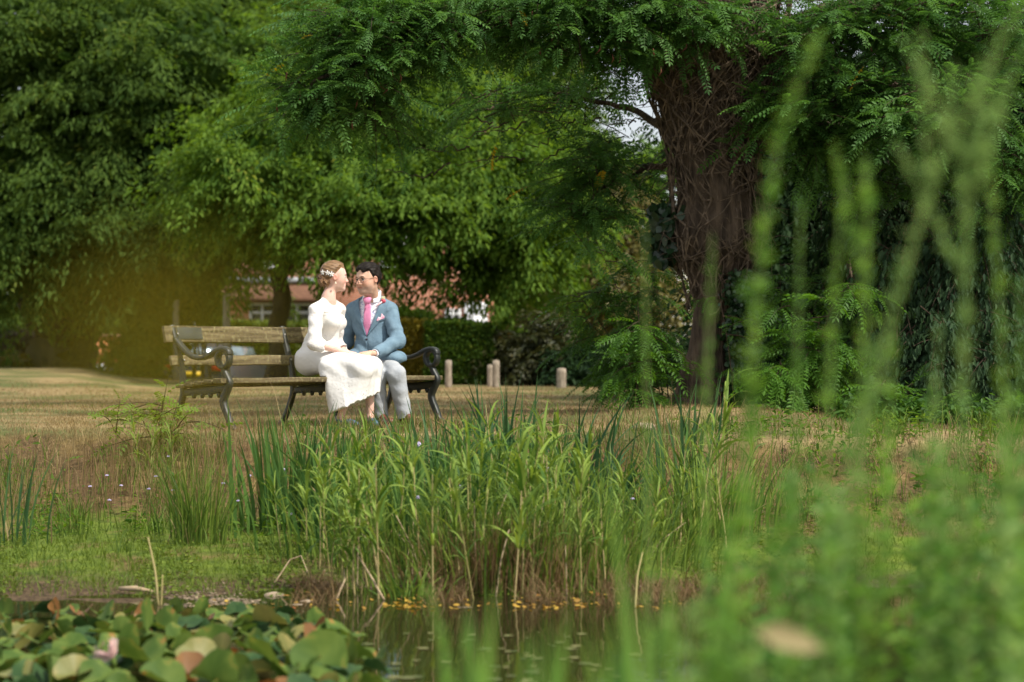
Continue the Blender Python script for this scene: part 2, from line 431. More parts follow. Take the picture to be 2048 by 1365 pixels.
def tree(name, label, ells, trunk_paths, leafm, seed, nb, nl=46, size=.13, barkm=None, L=.95, width=.55, group=None, droop=.35, inner=None, hang=.35, tpl=LEAF, flat=.10):
    r = np.random.default_rng(seed)
    base = np.array(trunk_paths[0][0][0])
    root = empty(name, base, label, 'tree', group)
    a = Acc(); tw = Acc()
    for e, k in ells:
        c, rad = ellip(*e)
        n = int(nb * k)
        P, d = shell(r, n, c, rad)
        D = d * [1, 1, .55] + r.normal(0, .35, d.shape); D[:, 2] += .05
        boughs(a, P - nrm(D) * L * .4, D, L * r.uniform(.7, 1.3, n), nl, width, size, lr=r, droop=droop, twigs=None, hang=hang, tpl=tpl, flat=flat)
        if inner:
            ni = int(inner * k)
            Q = c + nrm(r.normal(0, 1, (ni, 3))) * rad * (r.random((ni, 1)) ** .45 * .85)
            scatter(a, LEAF, Q, frame(r.normal(0, 1, Q.shape), r.normal(0, 1, Q.shape)), np.full(ni, size * 3.0), r.uniform(0, .35, ni))  # oversized inner leaves in darker tints, put in for darkness between boughs
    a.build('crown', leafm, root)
    t = Acc()
    for pts, rad in trunk_paths:
        pts = np.array(pts, float)
        u = np.linspace(0, len(pts) - 1, len(pts) * 5 - 4); ii = np.arange(len(pts))
        q = np.stack([np.interp(u, ii, pts[:, j]) for j in range(3)], 1)
        q[1:-1] = (q[:-2] + 2 * q[1:-1] + q[2:]) / 4
        q[1:-1] += r.normal(0, .25, q[1:-1].shape) * np.interp(u, ii, rad)[1:-1, None]
        t.tube(q, np.interp(u, ii, rad), n=10, noise=.1)
    t.build('trunk', barkm or M_bark_far, root, smooth=True)
    return root

def limb(tp, *pts):  # helper: trunk path from pixel points at a common depth
    return [W(*p) for p in pts], tp

# ---- left dark tree, low forked trunk
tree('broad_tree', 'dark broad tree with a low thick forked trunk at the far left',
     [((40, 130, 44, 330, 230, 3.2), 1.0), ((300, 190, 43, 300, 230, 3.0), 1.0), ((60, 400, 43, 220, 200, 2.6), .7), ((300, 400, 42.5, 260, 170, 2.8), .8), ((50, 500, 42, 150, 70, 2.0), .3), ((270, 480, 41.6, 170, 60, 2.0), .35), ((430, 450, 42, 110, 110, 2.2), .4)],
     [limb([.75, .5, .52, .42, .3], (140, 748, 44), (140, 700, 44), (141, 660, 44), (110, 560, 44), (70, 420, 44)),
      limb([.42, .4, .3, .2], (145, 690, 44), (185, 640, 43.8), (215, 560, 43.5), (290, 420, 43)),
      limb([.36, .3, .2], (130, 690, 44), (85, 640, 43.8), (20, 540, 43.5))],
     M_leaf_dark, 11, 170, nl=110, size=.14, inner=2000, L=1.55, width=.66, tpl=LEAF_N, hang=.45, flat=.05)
# ---- middle tree, sunlit layered boughs
tree('spreading_tree', 'bright green spreading tree with layered drooping boughs behind the couple, slim trunk behind the bench',
     [((560, 170, 44, 230, 120, 2.6), .6), ((740, 130, 44, 200, 100, 2.4), .4), ((640, 320, 38, 260, 150, 2.6), .8), ((900, 330, 38, 250, 140, 2.6), .9), ((800, 220, 39, 280, 110, 2.4), .7), ((510, 355, 37.6, 160, 80, 2.2), .5), ((790, 405, 37, 250, 80, 2.4), .7), ((1010, 415, 37.4, 180, 100, 2.3), .6), ((740, 478, 36.6, 90, 30, 1.4), .12), ((1050, 500, 37.2, 100, 70, 1.8), .3), ((640, 455, 36.9, 60, 24, 1.0), .05), ((845, 525, 36.6, 38, 22, .6), .035), ((960, 545, 36.8, 40, 40, .7), .06)],
     [limb([.24, .19, .17, .16, .12], (557, 768, 38), (557, 700, 38), (560, 600, 38), (575, 480, 38), (640, 300, 38)),
      limb([.13, .1, .07], (565, 540, 38), (680, 420, 37.6), (860, 330, 37.4)),
      limb([.12, .1, .06, .05], (570, 500, 38), (760, 420, 37.5), (930, 400, 37.3), (1080, 430, 37.2))],
     M_leaf_mid, 12, 190, nl=120, size=.12, inner=900, L=1.5, width=.62, droop=.26, tpl=LEAF_N, hang=.45, flat=.05)
# ---- taller trees further back
tree('tall_tree', 'tall yellow green tree rising behind the spreading tree at the top centre',
     [((620, 60, 74, 260, 150, 4), 1.0), ((880, 60, 75, 240, 170, 4), .9), ((470, 200, 72, 180, 190, 4), .7), ((1020, 190, 76, 160, 150, 4), .5)],
     [limb([.5, .45, .4, .3], (700, 735, 74), (700, 500, 74), (690, 300, 74), (660, 60, 74))],
     M_leaf_light, 13, 250, nl=56, size=.25, inner=1500, L=1.8, width=1.0)
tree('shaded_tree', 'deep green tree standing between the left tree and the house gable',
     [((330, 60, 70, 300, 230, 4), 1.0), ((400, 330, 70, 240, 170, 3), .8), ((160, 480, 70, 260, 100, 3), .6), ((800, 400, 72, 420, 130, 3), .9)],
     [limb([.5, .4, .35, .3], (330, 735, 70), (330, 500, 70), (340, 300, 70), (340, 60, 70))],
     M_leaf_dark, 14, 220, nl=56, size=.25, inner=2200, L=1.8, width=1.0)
tree('olive_tree', 'yellowish olive tree seen in the gap left of the ivy covered trunk',
     [((1230, 470, 45, 110, 120, 2.2), .5), ((1180, 560, 44, 120, 90, 2.0), .4), ((1290, 600, 44, 100, 70, 2), .3)],
     [limb([.2, .15, .1], (1215, 760, 45), (1218, 620, 45), (1230, 480, 45))],
     M_leaf_olive, 15, 260, size=.15, inner=500)
tree('garden_tree', 'green garden tree half hidden behind the drooping robinia branches',
     [((1120, 330, 48, 130, 90, 2.2), .5), ((1140, 440, 47, 120, 80, 2.2), .5), ((1290, 350, 50, 90, 60, 2), .25)],
     [limb([.2, .15, .1], (1120, 750, 47), (1120, 560, 47), (1125, 380, 47))],
     M_leaf_mid, 16, 240, size=.16, inner=500)
tree('far_tree', 'dull green far tree closing the gap behind the bronze shrub', [((1080, 640, 62, 150, 70, 2), .6), ((1010, 600, 63, 80, 50, 2), .25)], [limb([.2, .15, .1], (1080, 745, 62), (1080, 680, 62), (1075, 600, 62))], M_leaf_mid, 18, 150, size=.2, inner=600)
tree('far_tree', 'dark far tree behind the low brick wall left of the bench', [((230, 630, 66, 130, 90, 2), .7)], [limb([.2, .15, .1], (230, 740, 66), (230, 690, 66), (230, 600, 66))], M_leaf_dark, 20, 170, size=.2, inner=900)
tree('far_tree', 'dull green far tree at the left edge behind the forked trunk', [((10, 660, 66, 120, 80, 2), .6)], [limb([.2, .15, .1], (10, 740, 66), (10, 690, 66), (10, 620, 66))], M_leaf_dark, 19, 150, size=.2, inner=600)
# ---- dark mass right behind the big tree
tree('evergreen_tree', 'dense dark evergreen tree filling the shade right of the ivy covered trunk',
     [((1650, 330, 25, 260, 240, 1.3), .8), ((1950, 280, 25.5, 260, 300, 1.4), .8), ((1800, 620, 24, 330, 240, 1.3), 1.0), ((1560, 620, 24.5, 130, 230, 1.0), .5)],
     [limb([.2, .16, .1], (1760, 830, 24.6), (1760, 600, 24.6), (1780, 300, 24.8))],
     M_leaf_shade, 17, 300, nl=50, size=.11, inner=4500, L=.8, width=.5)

# ------------------------------------------------------------------ shrubs and hedges
def shrub(name, label, ells, leafm, seed, nb, nl=36, size=.09, cat='shrub', L=.5, width=.32, inner=300, stem=None, group=None, tpl=LEAF, droop=.3):
    r = np.random.default_rng(seed)
    c0, r0 = ellip(*ells[0][0]); base = np.array([c0[0], c0[1], float(gz(c0[0], c0[1]))])
    root = empty(name, base, label, cat, group)
    a = Acc()
    for e, k in ells:
        c, rad = ellip(*e); n = int(nb * k)
        P, d = shell(r, n, c, rad)
        D = d + r.normal(0, .4, d.shape)
        boughs(a, P - nrm(D) * L * .5, D, L * r.uniform(.7, 1.3, n), nl, width, size, lr=r, droop=droop, tpl=tpl)
        ni = int(inner * k)
        Q = c + nrm(r.normal(0, 1, (ni, 3))) * rad * (r.random((ni, 1)) ** .4 * .85)
        scatter(a, LEAF, Q, frame(r.normal(0, 1, Q.shape), r.normal(0, 1, Q.shape)), np.full(ni, size * 2.6), r.uniform(0, .3, ni))  # big inner leaves in darker tints stand in for the shaded core
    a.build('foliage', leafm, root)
    s = Acc()
    for k in range(7):
        tip = c0 + r.normal(0, .35, 3) * r0
        b = base + [r.normal(0, .12), r.normal(0, .12), -.05]
        m = (b + tip) / 2 + r.normal(0, .06, 3)
        s.tube([b, m, tip], [.03, .02, .01], n=5)
    s.build('stems', M_twig, root)
    return root

def hedge(name, label, px0, px1, pyt, Y, depth, leafm, seed, n, size=.07, zb=None):
    """clipped hedge as a box of leaves"""
    r = np.random.default_rng(seed)
    x0 = W(px0, 0, Y)[0]; x1 = W(px1, 0, Y)[0]; zt = W(0, pyt, Y)[2]
    zb = float(gz((x0 + x1) / 2, Y)) if zb is None else zb
    P = np.c_[r.uniform(x0, x1, n), r.uniform(Y, Y + depth, n), r.uniform(zb, zt, n)]
    k = r.random(n)
    P[k < .62, 1] = Y + np.abs(r.normal(0, .05, (k < .62).sum()))
    top = k > .72
    P[top, 2] = zt - np.abs(r.normal(0, .05, top.sum()))
    w = .09 * (vnoise(P[:, 0], P[:, 2], .45, seed) - .5)
    P[:, 1] += w; P[:, 2] += .12 * (vnoise(P[:, 0], P[:, 1], .5, seed + 1) - .5) * (P[:, 2] - zb) / (zt - zb)
    d = r.normal(0, 1, P.shape) + [0, -.6, .35]
    a = Acc(); scatter(a, LEAF, P, frame(d, r.normal(0, 1, P.shape) + [0, -.4, .6]), size * r.uniform(.7, 1.3, n), r.uniform(0, 1, n))
    nb = 60
    for q in range(nb):
        x = r.uniform(x0, x1); a2 = [x, Y + depth / 2, zb]
        pass
    root = empty(name, ((x0 + x1) / 2, Y, zb), label, 'hedge')
    a.build('foliage', leafm, root)
    s = Acc()
    for x in np.arange(x0 + .1, x1, .35):
        s.tube([[x, Y + depth * .5, zb - .05], [x + r.normal(0, .05), Y + depth * .5, (zb + zt) / 2], [x + r.normal(0, .1), Y + depth * .5, zt - .12]], [.03, .022, .01], n=5)
    b = Acc(); b.box([(x0 + x1) / 2, Y + depth * .55, (zb + zt) / 2 - .06], [x1 - x0 - .1, depth * .5, zt - zb - .12])
    s.V += b.V; s.F += [f + s.n for f in b.F]; s.T += b.T; s.n += b.n
    s.build('stems', M_twig, root)
    return root

hedge('clipped_hedge', 'dark green clipped hedge behind the right bench arm', 850, 985, 646, 34.9, 1.0, M_leaf_hedge, 31, 15000)
hedge('privet_hedge', 'yellow green sunlit privet hedge beside the groom, joined to the dark hedge', 640, 862, 643, 35.2, 1.0, M_leaf_yellow, 32, 15000)  # yellow-lit stretch of hedge; sunlight put into its leaf colour
hedge('garden_hedge', 'low bright topped hedge under the white house windows', 395, 640, 646, 55, 1.2, M_leaf_hedgelit, 33, 16000, size=.12)
shrub('conical_shrub', 'dense dark green shrub behind the left bench arm', [((312, 690, 41, 68, 75, .9), 1), ((330, 640, 41.5, 45, 70, .7), .7), ((255, 715, 41.2, 45, 45, .7), .5)], M_leaf_hedge, 34, 110, size=.1)
shrub('drooping_shrub', 'olive shrub hanging over the tall grey posts left of the house', [((400, 560, 44, 45, 80, .8), .9), ((360, 590, 44, 50, 60, .8), .6)], M_leaf_mid, 35, 70, size=.12)
shrub('maroon_shrub', 'dark reddish brown rounded shrub beside the low left trunk', [((45, 710, 46, 70, 55, 1.0), 1)], M_leaf_maroon, 36, 170, size=.09)
shrub('yellow_shrub', 'small yellow leaved shrub in front of the reddish shrub at the far left', [((28, 722, 44, 30, 18, .35), 1)], M_leaf_yellow, 37, 60, nl=20, size=.1, L=.3, width=.2, inner=40)
shrub('bronze_shrub', 'dull olive brown shrub between the dark hedge and the robinia suckers', [((1020, 720, 35.5, 70, 60, .7), 1), ((1090, 700, 34.3, 70, 80, .8), .8)], M_leaf_bronze, 38, 120, size=.09)
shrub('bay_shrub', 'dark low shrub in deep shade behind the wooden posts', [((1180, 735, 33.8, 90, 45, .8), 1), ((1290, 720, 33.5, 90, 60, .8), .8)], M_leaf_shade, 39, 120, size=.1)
shrub('flower_bed', 'bright low shrub growing along the house wall above the hedge', [((815, 640, 50, 50, 15, .6), 1)], M_leaf_light, 40, 60, size=.12, L=.4)

# ------------------------------------------------------------------ house, garage, far roof
M_brick = brick_mat('red_brick', (.36, .125, .07), (.50, .20, .12), (.45, .33, .25))
M_brick_o = brick_mat('orange_brick', (.34, .11, .035), (.44, .16, .06), (.34, .2, .11))
M_tile = mat('roof_tile', (.11, .055, .035), (.2, .10, .065), scale=9, rough=.9, bump=.6, bscale=20, stretch=(1, 1, 4))
M_slate = mat('slate_roof', (.16, .17, .2), (.25, .26, .3), scale=7, rough=.7, bump=.4, bscale=20)
M_white = mat('white_paint', (.78, .79, .8), (.70, .71, .72), scale=3, rough=.4)
M_render = mat('white_render', (.72, .72, .70), (.62, .62, .6), scale=3, rough=.85)
M_glass, nt_, p_ = nodes_of('window_glass'); p_.inputs['Base Color'].default_value = (.05, .06, .06, 1); p_.inputs['Roughness'].default_value = .06; p_.inputs['Specular IOR Level'].default_value = .8
M_lead = mat('lead_grey', (.3, .32, .34), rough=.5)

def window_part(parent, x0, x1, z0, z1, Y, mull=1, trans=True):
    """white casement frame standing proud of the wall with its panes as a sub-part"""
    f = Acc(); t = .07
    f.box([(x0 + x1) / 2, Y, z1 - t / 2], [x1 - x0, .12, t]); f.box([(x0 + x1) / 2, Y, z0 + t / 2], [x1 - x0 + .08, .16, t])
    for x in np.linspace(x0 + t / 2, x1 - t / 2, mull + 2): f.box([x, Y, (z0 + z1) / 2], [t, .116, z1 - z0 - 2 * t])
    if trans:
        w = (x1 - x0 - t * (mull + 2)) / (mull + 1)
        for k in range(mull + 1): f.box([x0 + t + w / 2 + k * (w + t), Y, z0 + (z1 - z0) * .58], [w, .1, t])
    o = f.build('window', M_white, parent)
    g = Acc(); g.box([(x0 + x1) / 2, Y + .02, (z0 + z1) / 2], [x1 - x0 - .06, .03, z1 - z0 - .06]); g.build('pane', M_glass, o)
    return o

def brick_house():
    Y = 58; k = Y / FPX
    X = lambda px: (px - 1024) * k
    Z = lambda py: CAMZ + (HOR - py) * k
    zb = float(gz(0, Y))
    root = empty('brick_house', (X(700), Y, zb), 'red brick house with white windows and a tiled lean-to roof behind the garden hedges', 'house')
    w = Acc(); w.box([(X(430) + X(985)) / 2, Y + 3.5, (zb + 4.9) / 2 - .1], [X(985) - X(430), 7, 4.9 - zb + .2]); w.build('wall', M_brick, root)
    r = Acc()
    x0, x1 = X(420), X(995)
    r.add([[x0, Y - .4, 4.8], [x1, Y - .4, 4.8], [x1, Y + 3.5, 7.6], [x0, Y + 3.5, 7.6], [x0, Y + 7.4, 4.8], [x1, Y + 7.4, 4.8]], [np.array([[0, 1, 2, 3], [3, 2, 5, 4], [0, 4, 5, 1]]), np.array([[0, 3, 4], [1, 5, 2]])])
    roof = r.build('roof', M_tile, root)
    c = Acc(); c.box([X(600), Y + 3.5, 7.7], [.9, .7, 1.6]); c.box([X(600), Y + 3.5, 8.53], [1.0, .8, .08])
    for s in (-.22, .22): c.tube([[X(600) + s, Y + 3.5, 8.55], [X(600) + s, Y + 3.5, 8.85]], .11, 10)
    c.build('chimney', M_brick, roof)
    # lean-to roof over the ground floor windows, left half
    lx0, lx1 = X(440), X(660); zf = Z(596); zt = Z(567)
    l = Acc(); l.add([[lx0, Y - .45, zf], [lx1, Y - .45, zf], [lx1, Y - .004, zt], [lx0, Y - .004, zt], [lx0, Y - .45, zf - .12], [lx1, Y - .45, zf - .12], [lx1, Y - .004, zf - .12], [lx0, Y - .004, zf - .12]], [np.array([[0, 1, 2, 3], [4, 7, 6, 5], [0, 4, 5, 1]]), np.array([[1, 5, 6, 2], [0, 3, 7, 4]])])
    l.build('porch_roof', M_tile, root)
    f = Acc(); f.box([(lx0 + lx1) / 2, Y - .05, zt + .09], [lx1 - lx0, .1, .16]); f.build('flashing', M_lead, root)
    window_part(root, X(499), X(551), Z(652), Z(597) - .14, Y - .04, 1)
    window_part(root, X(566), X(622), Z(652), Z(597) - .14, Y - .04, 1)
    window_part(root, X(889), X(922), Z(643), Z(618), Y - .04, 1)
    for a, b in ((500, 560), (760, 815)): window_part(root, X(a), X(b), 3.0, 4.2, Y - .04, 2)
    d = Acc(); d.box([X(952), Y - .03, (Z(605) + zb) / 2], [.42 * 1.6, .1, Z(605) - zb]); dr = d.build('door', M_white, root)
    h = Acc(); h.tube([[X(958), Y - .12, 0.6], [X(961), Y - .12, 0.6]], .02, 6); h.build('handle', M_lead, dr)
brick_house()

def garden_wall():
    Y = 60; X = lambda px: (px - 1024) / FPX * Y
    zb = float(gz(X(200), Y)) - .05
    root = empty('brick_wall', (X(190), Y, zb), 'low orange brick garden wall glimpsed right of the forked left trunk', 'wall'); root['kind'] = 'thing'
    a = Acc(); a.box([(X(60) + X(238)) / 2, Y + .12, zb + .5], [X(238) - X(60), .24, 1.1]); a.build('brickwork', M_brick_o, root)
    r = Acc(); r.box([(X(60) + X(238)) / 2, Y + .12, zb + 1.085], [X(238) - X(60) + .06, .32, .07]); r.build('coping', M_tile, root)
    p = Acc(); p.box([(X(60) + X(238)) / 2, Y - .03, zb + .12], [X(238) - X(60), .06, .24]); p.build('plinth', M_lead, root)
garden_wall()

def far_house():
    Y = 66; X = lambda px: (px - 1024) / FPX * Y; Z = lambda py: CAMZ + (HOR - py) / FPX * Y
    zb = -.62
    root = empty('white_house', (X(1300), Y, zb), 'pale rendered house with a grey slate roof showing left of the ivy covered trunk', 'house')
    a = Acc(); a.box([X(1290), Y + 3, (zb + Z(480)) / 2], [X(1400) - X(1180), 6, Z(480) - zb]); a.build('wall', M_render, root)
    x0, x1 = X(1170), X(1410); z0 = Z(482); z1 = Z(385)
    r = Acc(); r.add([[x0, Y - .4, z0], [x1, Y - .4, z0], [x1, Y + 3, z1], [x0, Y + 3, z1], [x0, Y + 6.4, z0], [x1, Y + 6.4, z0]], [np.array([[0, 1, 2, 3], [3, 2, 5, 4], [0, 4, 5, 1]]), np.array([[0, 3, 4], [1, 5, 2]])])
    r.build('roof', M_slate, root)
    window_part(root, X(1300), X(1340), Z(600), Z(545), Y - .04, 1)
    window_part(root, X(1215), X(1255), Z(600), Z(545), Y - .04, 1)
far_house()

# ------------------------------------------------------------------ parked car behind the bench
def car():
    Y = 50.0; x = W(418, 0, Y)[0]; zb = -.62
    M_body = mat('car_paint', (.012, .018, .03), rough=.35, spec=.6); M_body.node_tree.nodes['Principled BSDF'].inputs['Coat Weight'].default_value = .25
    M_rub = mat('tyre_rubber', (.015, .015, .015), rough=.85); M_al = mat('wheel_alloy', (.5, .5, .52), rough=.35, metal=1)
    M_plate = mat('plate_yellow', (.75, .5, .03), rough=.5); M_tail = mat('tail_lamp', (.35, .02, .02), rough=.2)
    M_cg, _, pp = nodes_of('car_glass'); pp.inputs['Base Color'].default_value = (.25, .32, .36, 1); pp.inputs['Roughness'].default_value = .08; pp.inputs['Metallic'].default_value = .5
    root = empty('parked_car', (0, 0, 0), 'dark blue hatchback parked on the road, seen through the bench slats from behind', 'car')
    # side outline (x forward, z up) lofted across the width
    out = [(-2.0, .32), (-2.02, .6), (-1.98, .92), (-1.72, 1.38), (-1.2, 1.46), (-.2, 1.47), (.55, 1.12 + .2), (1.0, .98), (1.85, .82), (2.02, .6), (2.0, .3)]
    ys = [-.86, -.8, -.6, 0, .6, .8, .86]
    V = []
    for yv in ys:
        for (px_, pz) in out:
            k = abs(yv) / .86
            inset = 1 - .05 * k ** 3
            zz = .32 + (pz - .32) * (1 - (.16 if pz > 1.0 else .03) * k ** 2.5)
            yy = yv * (1 - .17 * max(0, (pz - .9)) / .57)
            V.append([px_ * inset, yy, zz])
    n = len(out); i = np.arange(len(ys) - 1)[:, None]; j = np.arange(n)[None]; j2 = (j + 1) % n
    F = np.stack([i * n + j, i * n + j2, (i + 1) * n + j2, (i + 1) * n + j], -1).reshape(-1, 4)
    a = Acc(); a.add(V, [F, np.arange(n)[None, ::-1], (np.arange(n) + (len(ys) - 1) * n)[None]])
    b = a.build('body', M_body, root, smooth=False, bevel=.04)
    g = Acc(); g.prism([(-.58, .99), (.58, .99), (.5, 1.33), (-.5, 1.33)], np.array([[0, 0, -1], [1, 0, 0], [0, 1, 0]], float) , [-1.83, 0, 0], -.06, .12)
    g.build('rear_window', M_cg, root)
    for s in (-1, 1):
        g = Acc(); M = np.array([[1, 0, 0], [0, 0, s], [0, 1, 0]], float)
        g.prism([(-1.5, 1.0), (.75, 1.0), (.35, 1.34), (-1.35, 1.36)], M, [0, 0, 0], .70, .825); g.build('side_window', M_cg, root)
        t = Acc(); t.box([-1.97, s * .66, .86], [.1, .24, .2]); t.build('tail_light', M_tail, root, bevel=.02)
        for xx in (-1.28, 1.3):
            w = Acc(); w.tube([[xx, s * .66, .31], [xx, s * .67, .31], [xx, s * .87, .31], [xx, s * .88, .31]], [.24, .31, .31, .26], 20)
            wo = w.build('wheel', M_rub, root, smooth=False)
            h = Acc(); h.tube([[xx, s * .86, .31], [xx, s * .895, .31]], [.2, .17], 16); h.build('rim', M_al, wo)
    p = Acc(); p.box([-2.035, 0, .68], [.02, .52, .115]); p.build('number_plate', M_plate, root)
    bp = Acc(); bp.box([-2.03, 0, .45], [.12, 1.6, .16]); bp.build('bumper', M_rub, root, bevel=.03)
    root.location = (x, Y + 1.5, zb - .02); root.rotation_euler = (0, 0, R(79))
car()

# ------------------------------------------------------------------ wooden posts
M_post = mat('weathered_post', (.19, .155, .115), (.38, .32, .25), scale=12, rough=.95, bump=1, bscale=40, stretch=(4, 4, .6))
M_gpost = mat('grey_post', (.22, .2, .16), (.36, .33, .27), scale=8, rough=.9, bump=.4, bscale=30, stretch=(4, 4, .7))
def post(px, pyt, w, Y, label, m, group, r0=0, name='wooden_post', cat='post'):
    x = W(px, 0, Y)[0]; zt = W(0, pyt, Y)[2]; zb = float(gz(x, Y)) - .05
    r = w / FPX * Y / 2
    a = Acc(); z = np.linspace(zb, zt, 7)
    q = np.c_[x + np.linspace(0, r0, 7), np.full(7, Y), z]
    a.tube(q, np.r_[np.full(6, r) * np.linspace(1.04, .97, 6), r * .93], 12, noise=.05)
    a.ball([x + r0, Y, zt - .004], [r * .9, r * .9, .02], nu=10, nv=5)
    tag(a.build(name, m, smooth=False), label, cat, group)
G = 'short wooden posts along the lawn edge'
post(897, 722, 14, 32.7, 'short pale wooden post standing alone beside the right bench arm', M_post, G)
post(980, 731, 11, 33.2, 'slightly lower post of the close pair in front of the bronze shrub', M_post, G)
post(992, 722, 15, 32.6, 'taller broader post of the close pair in front of the bronze shrub', M_post, G)
post(1122, 738, 20, 32.0, 'broad post under the hanging robinia suckers, rightmost of the short posts', M_post, G, .01)
post(453, 588, 15, 40, 'tall grey post rising behind the bench back left of the house windows', M_gpost, 'tall grey posts behind the bench')
post(352, 600, 13, 40.5, 'tall grey post half hidden in shrubs behind the left end of the bench', M_gpost, 'tall grey posts behind the bench')
# ------------------------------------------------------------------ bench
BO = np.array([-2.243, 15.7, 0.0])
_th = math.atan2(1.84, 1.565)
BU = np.array([math.cos(_th), math.sin(_th), 0]); BV = np.array([-math.sin(_th), math.cos(_th), 0]); BW = np.array([0, 0, 1.])
BM = np.stack([BU, BV, BW], -1)      # columns u, v, w
def B(u, v, w): return BO + u * BU + v * BV + w * BW

M_wood = mat('weathered_wood', (.085, .062, .034), (.19, .145, .08), scale=9, rough=.9, bump=.8, bscale=30, bdist=.006, stretch=(1, 1, 1), dirt=((.22, .19, .10), 12))
def wood_mat():
    m, nt, p = nodes_of('bench_wood'); N = nt.nodes.new; L = nt.links.new
    tc = N('ShaderNodeTexCoord'); m1 = N('ShaderNodeMapping'); m1.inputs['Rotation'].default_value = (0, 0, -_th); m2 = N('ShaderNodeMapping'); m2.inputs['Scale'].default_value = (1, 16, 16)
    L(tc.outputs['Object'], m1.inputs[0]); L(m1.outputs[0], m2.inputs[0])
    a = N('ShaderNodeTexNoise'); a.inputs['Scale'].default_value = 2.2; a.inputs['Detail'].default_value = 8; L(m2.outputs[0], a.inputs['Vector'])
    r = N('ShaderNodeValToRGB'); e = r.color_ramp.elements; e[0].position = .32; e[1].position = .68; e[0].color = (.060, .045, .025, 1); e[1].color = (.185, .145, .080, 1); L(a.outputs['Fac'], r.inputs[0])
    b = N('ShaderNodeTexNoise'); b.inputs['Scale'].default_value = 38; b.inputs['Detail'].default_value = 6; L(m1.outputs[0], b.inputs['Vector'])
    q = N('ShaderNodeMapRange'); q.inputs[1].default_value = .5; q.inputs[2].default_value = .72; L(b.outputs['Fac'], q.inputs[0])
    x = N('ShaderNodeMixRGB'); x.inputs[2].default_value = (.23, .205, .105, 1); L(q.outputs[0], x.inputs[0]); L(r.outputs[0], x.inputs[1]); L(x.outputs[0], p.inputs['Base Color'])
    bp = N('ShaderNodeBump'); bp.inputs['Strength'].default_value = .8; bp.inputs['Distance'].default_value = .004; L(a.outputs['Fac'], bp.inputs['Height']); L(bp.outputs[0], p.inputs['Normal'])
    p.inputs['Roughness'].default_value = .9; p.inputs['Specular IOR Level'].default_value = .15
    return m
M_wood = wood_mat()
M_iron = mat('cast_iron', (.010, .013, .011), (.022, .026, .022), scale=9, rough=.5, bump=.25, bscale=60, bdist=.003, spec=.6)
M_plaque = mat('plaque_grey', (.035, .042, .036), (.06, .066, .058), scale=12, rough=.6)
M_bolt = mat('bolt_steel', (.32, .30, .26), rough=.5, metal=.6)

def sweep(acc, pts, thick, width, u0, closed=False, sub=6):
    """flat iron bar following a side-view curve (v, w); thick is measured in the plane, width along u"""
    pts = np.array(pts, float); m = len(pts)
    thick = np.broadcast_to(np.asarray(thick, float), (m,)); width = np.broadcast_to(np.asarray(width, float), (m,))
    # Catmull-Rom
    P = np.vstack([2 * pts[0] - pts[1], pts, 2 * pts[-1] - pts[-2]]); out = []; tk = []; wd = []
    for i in range(m - 1):
        for t in np.linspace(0, 1, sub, endpoint=(i == m - 2)):
            p0, p1, p2, p3 = P[i:i + 4]
            out.append(.5 * ((2 * p1) + (p2 - p0) * t + (2 * p0 - 5 * p1 + 4 * p2 - p3) * t * t + (3 * p1 - p0 - 3 * p2 + p3) * t ** 3))
            tk.append(thick[i] * (1 - t) + thick[i + 1] * t); wd.append(width[i] * (1 - t) + width[i + 1] * t)
    q = np.array(out); tk = np.array(tk) / 2; wd = np.array(wd) / 2
    t = nrm(np.gradient(q, axis=0)); nn = np.c_[-t[:, 1], t[:, 0]]
    rings = []
    prof = [(-1, -.72), (-.72, -1), (.72, -1), (1, -.72), (1, .72), (.72, 1), (-.72, 1), (-1, .72)]
    for a_, b_ in prof:
        vw = q + nn * (tk * a_)[:, None]
        rings.append(BO + np.outer(u0 + wd * b_, BU) + np.outer(vw[:, 0], BV) + np.outer(vw[:, 1], BW))
    V = np.stack(rings, 1); n = len(q); k = 8
    i = np.arange(n - 1)[:, None]; j = np.arange(k)[None]; j2 = (j + 1) % k
    F = np.stack([i * k + j, i * k + j2, (i + 1) * k + j2, (i + 1) * k + j], -1).reshape(-1, 4)
    acc.add(V.reshape(-1, 3), [F, np.arange(k)[None, ::-1], (np.arange(k) + (n - 1) * k)[None]])

